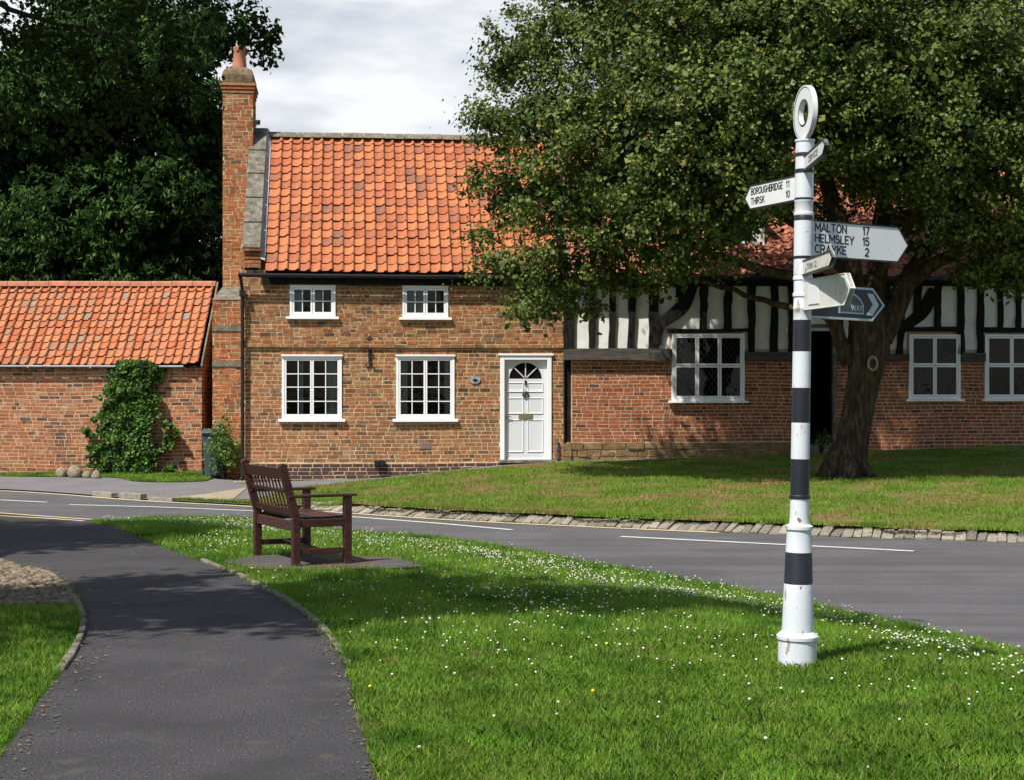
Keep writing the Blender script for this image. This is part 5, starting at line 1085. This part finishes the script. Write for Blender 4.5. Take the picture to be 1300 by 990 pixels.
def railb(z0, z1, th=.02): b.add([(lean(z)+s*th, y, z) for z in (z0, z1) for y in (.034, LB-.034) for s in (-1, 1)], [(0, 1, 5, 4), (2, 6, 7, 3), (0, 2, 3, 1), (4, 5, 7, 6), (0, 4, 6, 2), (1, 3, 7, 5)])
railb(.455, .515); railb(.785, .885); railb(.655, .69, .014)
ns = 10
for k in range(ns): y = .034+(LB-.068)*(k+.8)/(ns+.6); slant(b, y, .515, .786, lean(.515), lean(.786), .012, .024)
b.build('backrest', M['bench'], be, bevel=.003)

# ------------------------------------------------------------ fingerpost
sx_, sy_ = pz(1012, 843, 0); SS = F/sy_
sp = empty('signpost', (sx_, sy_, float(zt(sx_, sy_))), 0, 'tall black and white banded fingerpost with roundel standing on the lawn', 'signpost')
sp.rotation_euler = (0, R(.85), 0)
Z = lambda v: (843-v)/SS
b = MB()
pr = [(.112, Z(850), 0), (.112, Z(815), 0), (.112, Z(811), 0), (.121, Z(810), 0), (.122, Z(806), 0), (.108, Z(803), 0), (.093, Z(800), 0), (.089, Z(780), 0), (.083, Z(740), 0), (.0829, Z(740)+.0005, 1), (.077, Z(700), 1), (.0769, Z(700)+.0005, 0), (.071, Z(674), 0),
      (.071, Z(672), 0), (.080, Z(671), 0), (.080, Z(667), 0), (.060, Z(664), 0), (.055, Z(655), 0), (.0545, Z(633), 0), (.0545, Z(632.5), 1), (.061, Z(631.5), 1), (.061, Z(628.5), 1), (.0545, Z(627), 1), (.0542, Z(582), 1), (.0542, Z(581.8), 0), (.0535, Z(536), 0), (.0535, Z(535.8), 1), (.053, Z(493), 1), (.053, Z(492.8), 0), (.0525, Z(447), 0), (.0525, Z(446.8), 1), (.052, Z(407), 1), (.052, Z(406.8), 0),
      (.052, Z(394), 0), (.055, Z(393), 0), (.055, Z(391), 0), (.052, Z(390), 0), (.052, Z(378), 0), (.058, Z(377), 0), (.058, Z(373), 0), (.052, Z(372), 0), (.052, Z(357), 0), (.057, Z(356), 0), (.057, Z(353), 0), (.052, Z(350), 0)]
top = [(.054, Z(349.5), 0), (.054, Z(330), 0), (.054, Z(329.8), 1), (.054, Z(326), 1), (.055, Z(325.8), 0), (.055, Z(281), 0), (.056, Z(280.8), 1), (.056, Z(276), 1), (.054, Z(275), 0), (.058, Z(274), 0), (.058, Z(271), 0), (.053, Z(270), 0), (.053, Z(258), 0), (.056, Z(257), 0), (.056, Z(255), 1), (.056, Z(252.5), 1), (.054, Z(252), 0), (.054, Z(221), 0), (.057, Z(220.5), 1), (.057, Z(216), 1), (.053, Z(215.5), 0), (.053, Z(200), 0), (.056, Z(199.5), 1), (.056, Z(195.5), 1), (.053, Z(195), 0), (.053, Z(181), 0), (.058, Z(180.5), 0), (.058, Z(178), 0), (.02, Z(177), 0)]
allp = pr+top
b.lathe([(r, z) for r, z, m in allp], 40, None, [m for r, z, m in allp])
b.build('pole', [M['post_w'], M['post_b']], sp, smooth='auto')
# roundel
rn = Vector((-.983, -.184, 0)).normalized(); rt = Vector((rn.y*-1, rn.x, 0)) 
rt = Vector((0, 0, 1)).cross(rn); Mr = Matrix(((rt.x, 0, rn.x, 0), (rt.y, 0, rn.y, 0), (0, 1, 0, 0), (0, 0, 0, 1))); Mr = Matrix.Translation((0, 0, Z(143.5))) @ Mr
b = MB(); Ro, Ri, th_ = .158, .070, .015; n = 48
def annulus(b, r0, r1, z, flip=False, mi=0):
    vs = [(r*math.cos(2*math.pi*k/n), r*math.sin(2*math.pi*k/n), z) for r in (r0, r1) for k in range(n)]; fs = [(k, (k+1) % n, n+(k+1) % n, n+k) for k in range(n)]
    b.add(vs, [f[::-1] for f in fs] if not flip else fs, Mr, mi)
def rim(b, r, z0, z1, mi=0):
    vs = [(r*math.cos(2*math.pi*k/n), r*math.sin(2*math.pi*k/n), z) for z in (z0, z1) for k in range(n)]; b.add(vs, [(k, (k+1) % n, n+(k+1) % n, n+k) for k in range(n)], Mr, mi)
for s in (1, -1):
    annulus(b, Ri+.008, Ro-.008, s*(th_-.004)); annulus(b, Ro-.008, Ro, s*th_, mi=0); annulus(b, Ri, Ri+.008, s*th_, mi=1)
    rim(b, Ro-.008, s*(th_-.004), s*th_, 1); rim(b, Ri+.008, s*(th_-.004), s*th_, 1)
rim(b, Ro, -th_, th_); rim(b, Ri, -th_, th_)
b.build('roundel', [M['sign_w'], M['post_b']], sp, smooth='auto')
def finger(dx, dy, v_top, hgt, ln, lines=(), m='sign_w', point=.055, size=.043, edge='sign_k', th=.012, start=.05, flip=False, rows=None, sx=.8, bold=.0012, name='finger', v_off=0, rimw=.007, dy0=0):
    """finger whose arrow points along (dx,dy); text on the side turned to the camera"""
    a = math.atan2(dy, dx); zc_ = Z(v_top)-hgt/2
    Mf = Matrix.Translation((0, 0, zc_)) @ Matrix.Rotation(a, 4, 'Z')
    out_ = [(start, -hgt/2), (ln-point, -hgt/2), (ln, 0), (ln-point, hgt/2), (start, hgt/2)]
    b = MB(); Mp = Mf @ RX
    b.prism(out_, -th, th, Mp); f = b.build(name, M[m], sp, bevel=.002)
    ins = rimw; b = MB()   # raised border
    inn = [(start, -hgt/2+ins), (ln-point-ins*.4, -hgt/2+ins), (ln-ins*1.3, 0), (ln-point-ins*.4, hgt/2-ins), (start, hgt/2-ins)]
    for k in range(4):
        o0, o1, i1, i0 = out_[k], out_[(k+1) % 5], inn[(k+1) % 5], inn[k]; vs = [(x, y, z) for z in (-th-.004, th+.004) for x, y in (o0, o1, i1, i0)]
        b.add(vs, [(3, 2, 1, 0), (4, 5, 6, 7), (0, 1, 5, 4), (2, 3, 7, 6)], Mp)
    b.build('border', M[edge], f)
    return f, Mf
def side_text(f, Mf, txt, x, z, size, front, align, mat_, sx, bold, th=.0125):
    # front=True: text on local -Y side reading along +X; else on +Y side reading along -X
    T = Mf @ Matrix.Translation((x, -th if front else th, z)) @ (Matrix.Identity(4) if front else Matrix.Rotation(math.pi, 4, 'Z')) @ RX
    return text(txt, size, mat_, f, T, 'lettering', align, sx, bold)
K_ = M['sign_k']
def arc(cx, cy, rx, ry, a0, a1, n=9): return [(cx+rx*math.cos(R(a0+(a1-a0)*k/n)), cy+ry*math.sin(R(a0+(a1-a0)*k/n))) for k in range(n+1)]
GL = {'A': (.8, [[(0, 0), (.4, 1), (.8, 0)], [(.14, .3), (.66, .3)]]), 'B': (.68, [[(0, 0), (0, 1)], [(0, 1)]+arc(.4, .76, .26, .24, 90, -90)+[(0, .52)], [(0, .52)]+arc(.4, .26, .3, .26, 90, -90)+[(0, 0)]]),
      'C': (.76, [arc(.42, .5, .42, .5, 45, 315, 14)]), 'D': (.74, [[(0, 0), (0, 1)]+arc(.3, .5, .44, .5, 90, -90, 12)+[(0, 0)]]), 'E': (.58, [[(.58, 1), (0, 1), (0, 0), (.58, 0)], [(0, .52), (.5, .52)]]),
      'G': (.8, [arc(.42, .5, .42, .5, 48, 330, 14)+[(.8, .46), (.45, .46)]]), 'H': (.7, [[(0, 0), (0, 1)], [(.7, 0), (.7, 1)], [(0, .52), (.7, .52)]]), 'I': (.05, [[(.02, 0), (.02, 1)]]), 'K': (.7, [[(0, 0), (0, 1)], [(.66, 1), (0, .4)], [(.24, .6), (.7, 0)]]),
      'L': (.55, [[(0, 1), (0, 0), (.55, 0)]]), 'M': (.9, [[(0, 0), (0, 1), (.45, .28), (.9, 1), (.9, 0)]]), 'N': (.74, [[(0, 0), (0, 1), (.74, 0), (.74, 1)]]), 'O': (.84, [arc(.42, .5, .42, .5, 0, 360, 20)]),
      'R': (.68, [[(0, 0), (0, 1)]+arc(.38, .75, .27, .25, 90, -90)+[(0, .5)], [(.34, .5), (.68, 0)]]), 'S': (.62, [arc(.31, .75, .29, .25, 40, 270, 9)+arc(.31, .25, .31, .25, 90, -140, 9)]), 'T': (.7, [[(0, 1), (.7, 1)], [(.35, 1), (.35, 0)]]),
      'U': (.7, [[(0, 1), (0, .35)]+arc(.35, .35, .35, .35, 180, 360, 10)+[(.7, 1)]]), 'Y': (.74, [[(0, 1), (.37, .45), (.74, 1)], [(.37, .45), (.37, 0)]]), '1': (.22, [[(0, .76), (.2, 1), (.2, 0)]]), '7': (.56, [[(0, 1), (.56, 1), (.2, 0)]]),
      '5': (.58, [[(.54, 1), (.08, 1), (.04, .56)]+arc(.28, .32, .30, .30, 110, -150, 12)]), '2': (.58, [arc(.29, .72, .28, .27, 160, -30, 9)+[(0, 0), (.58, 0)]]), '0': (.6, [arc(.3, .5, .3, .5, 0, 360, 18)])}
def stroke_text(body, size, mat_, parent, Mx, align, width):
    cap = size*.72; q = []; x = 0
    for ch in body:
        w_, ls = GL[ch]; q += [[(x+a, c) for a, c in l] for l in ls]; x += w_+.26
    tot = x-.26; sx_t = width/tot; hw = .085*cap; b = MB(); off = -width if align == 'RIGHT' else 0
    for l in q:
        P = [(off+a*sx_t, c*cap) for a, c in l]
        for (x0, y0), (x1, y1) in zip(P, P[1:]):
            d = math.hypot(x1-x0, y1-y0) or 1; ux, uy = (x1-x0)/d*hw*.7, (y1-y0)/d*hw*.7; nx, ny = -(y1-y0)/d*hw, (x1-x0)/d*hw
            b.prism([(x0-ux-nx, y0-uy-ny), (x1+ux-nx, y1+uy-ny), (x1+ux+nx, y1+uy+ny), (x0-ux+nx, y0-uy+ny)], 0, .001, Mx)
    return b.build('lettering', mat_, parent)
def side_text(f, Mf, txt, x, z, size, front, align, width, bold=.0005, mat_=None, th=.0125):
    T = Mf @ Matrix.Translation((x, -th if front else th, z)) @ (Matrix.Identity(4) if front else Matrix.Rotation(math.pi, 4, 'Z')) @ RX
    if align != 'CENTER': return stroke_text(txt, size, mat_ or K_, f, T, align, width)
    return text(txt, size, mat_ or K_, f, T, 'lettering', align, 1, bold, width=width)
f, Mf = finger(-.37, .93, 221, .150, .665, point=.07)           # Boroughbridge
for i, (a_, c_, w1_, w2_) in enumerate((('BOROUGHBRIDGE', '11', .365, .032), ('THIRSK', '10', .16, .04))):
    side_text(f, Mf, a_, .585, .014-i*.060, .053, False, 'LEFT', w1_); side_text(f, Mf, c_, .178, .014-i*.060, .053, False, 'LEFT', w2_)
f, Mf = finger(.877, .48, 279, .215, .80, point=.085)           # Malton
for i, (a_, c_, w1_, w2_) in enumerate((('MALTON', '17', .232, .045), ('HELMSLEY', '15', .29, .045), ('CRAYKE', '2', .232, .026))):
    side_text(f, Mf, a_, .078, .045-i*.063, .062, True, 'LEFT', w1_); side_text(f, Mf, c_, .485, .045-i*.063, .062, True, 'RIGHT', w2_)
f, Mf = finger(-.02, -1, 200, .088, .74, point=.07)             # short finger towards the camera
side_text(f, Mf, 'SERVICE', .36, -.018, .052, True, 'CENTER', .30, .001, M['worn_text'])
f, Mf = finger(.03, -1, 332, .088, .79, point=.07, m='sign_old')
side_text(f, Mf, 'YORK 12', .28, -.018, .05, True, 'CENTER', .26, .001, M['worn_text'])
f, Mf = finger(.135, -.72, 357, .175, .74, point=.08, m='sign_old', edge='sign_old', rimw=.004)
b = MB()
def platef(b, x0, x1, z0, z1, y=.0145): b.prism([(x0, z0), (x1, z0), (x1, z1), (x0, z1)], .012, y+.003, Mf @ RX)
platef(b, .13, .29, -.06, .05); b.build('patch_plate', M['sign_w'], f, bevel=.002)
f, Mf = finger(.80, .60, 360, .200, .71, point=.11, m='sign_navy', edge='sign_pale', rimw=.013)   # slate way sign behind
b = MB(); Mq = Mf @ RX
b.prism([(.545, -.066), (.60, -.066), (.655, 0), (.60, .066), (.545, .066), (.60, 0)], .012, .0165, Mq); b.build('chevron', M['sign_pale'], f)
b = MB(); b.prism([(.30, -.062), (.52, -.062), (.52, -.005), (.485, .035), (.42, .066), (.35, .035), (.30, -.005)], .012, .015, Mq); cp = b.build('crest_panel', M['sign_pale'], f)
b = MB(); b.prism([(.31, -.052), (.51, -.052), (.51, -.008), (.478, .028), (.42, .054), (.357, .029), (.31, -.008)], .0152, .0165, Mq); b.build('crest_field', M['sign_slate'], f)
side_text(f, Mf, 'WAY', .455, -.044, .05, True, 'CENTER', .105, .001, M['sign_pale'], th=.0175)
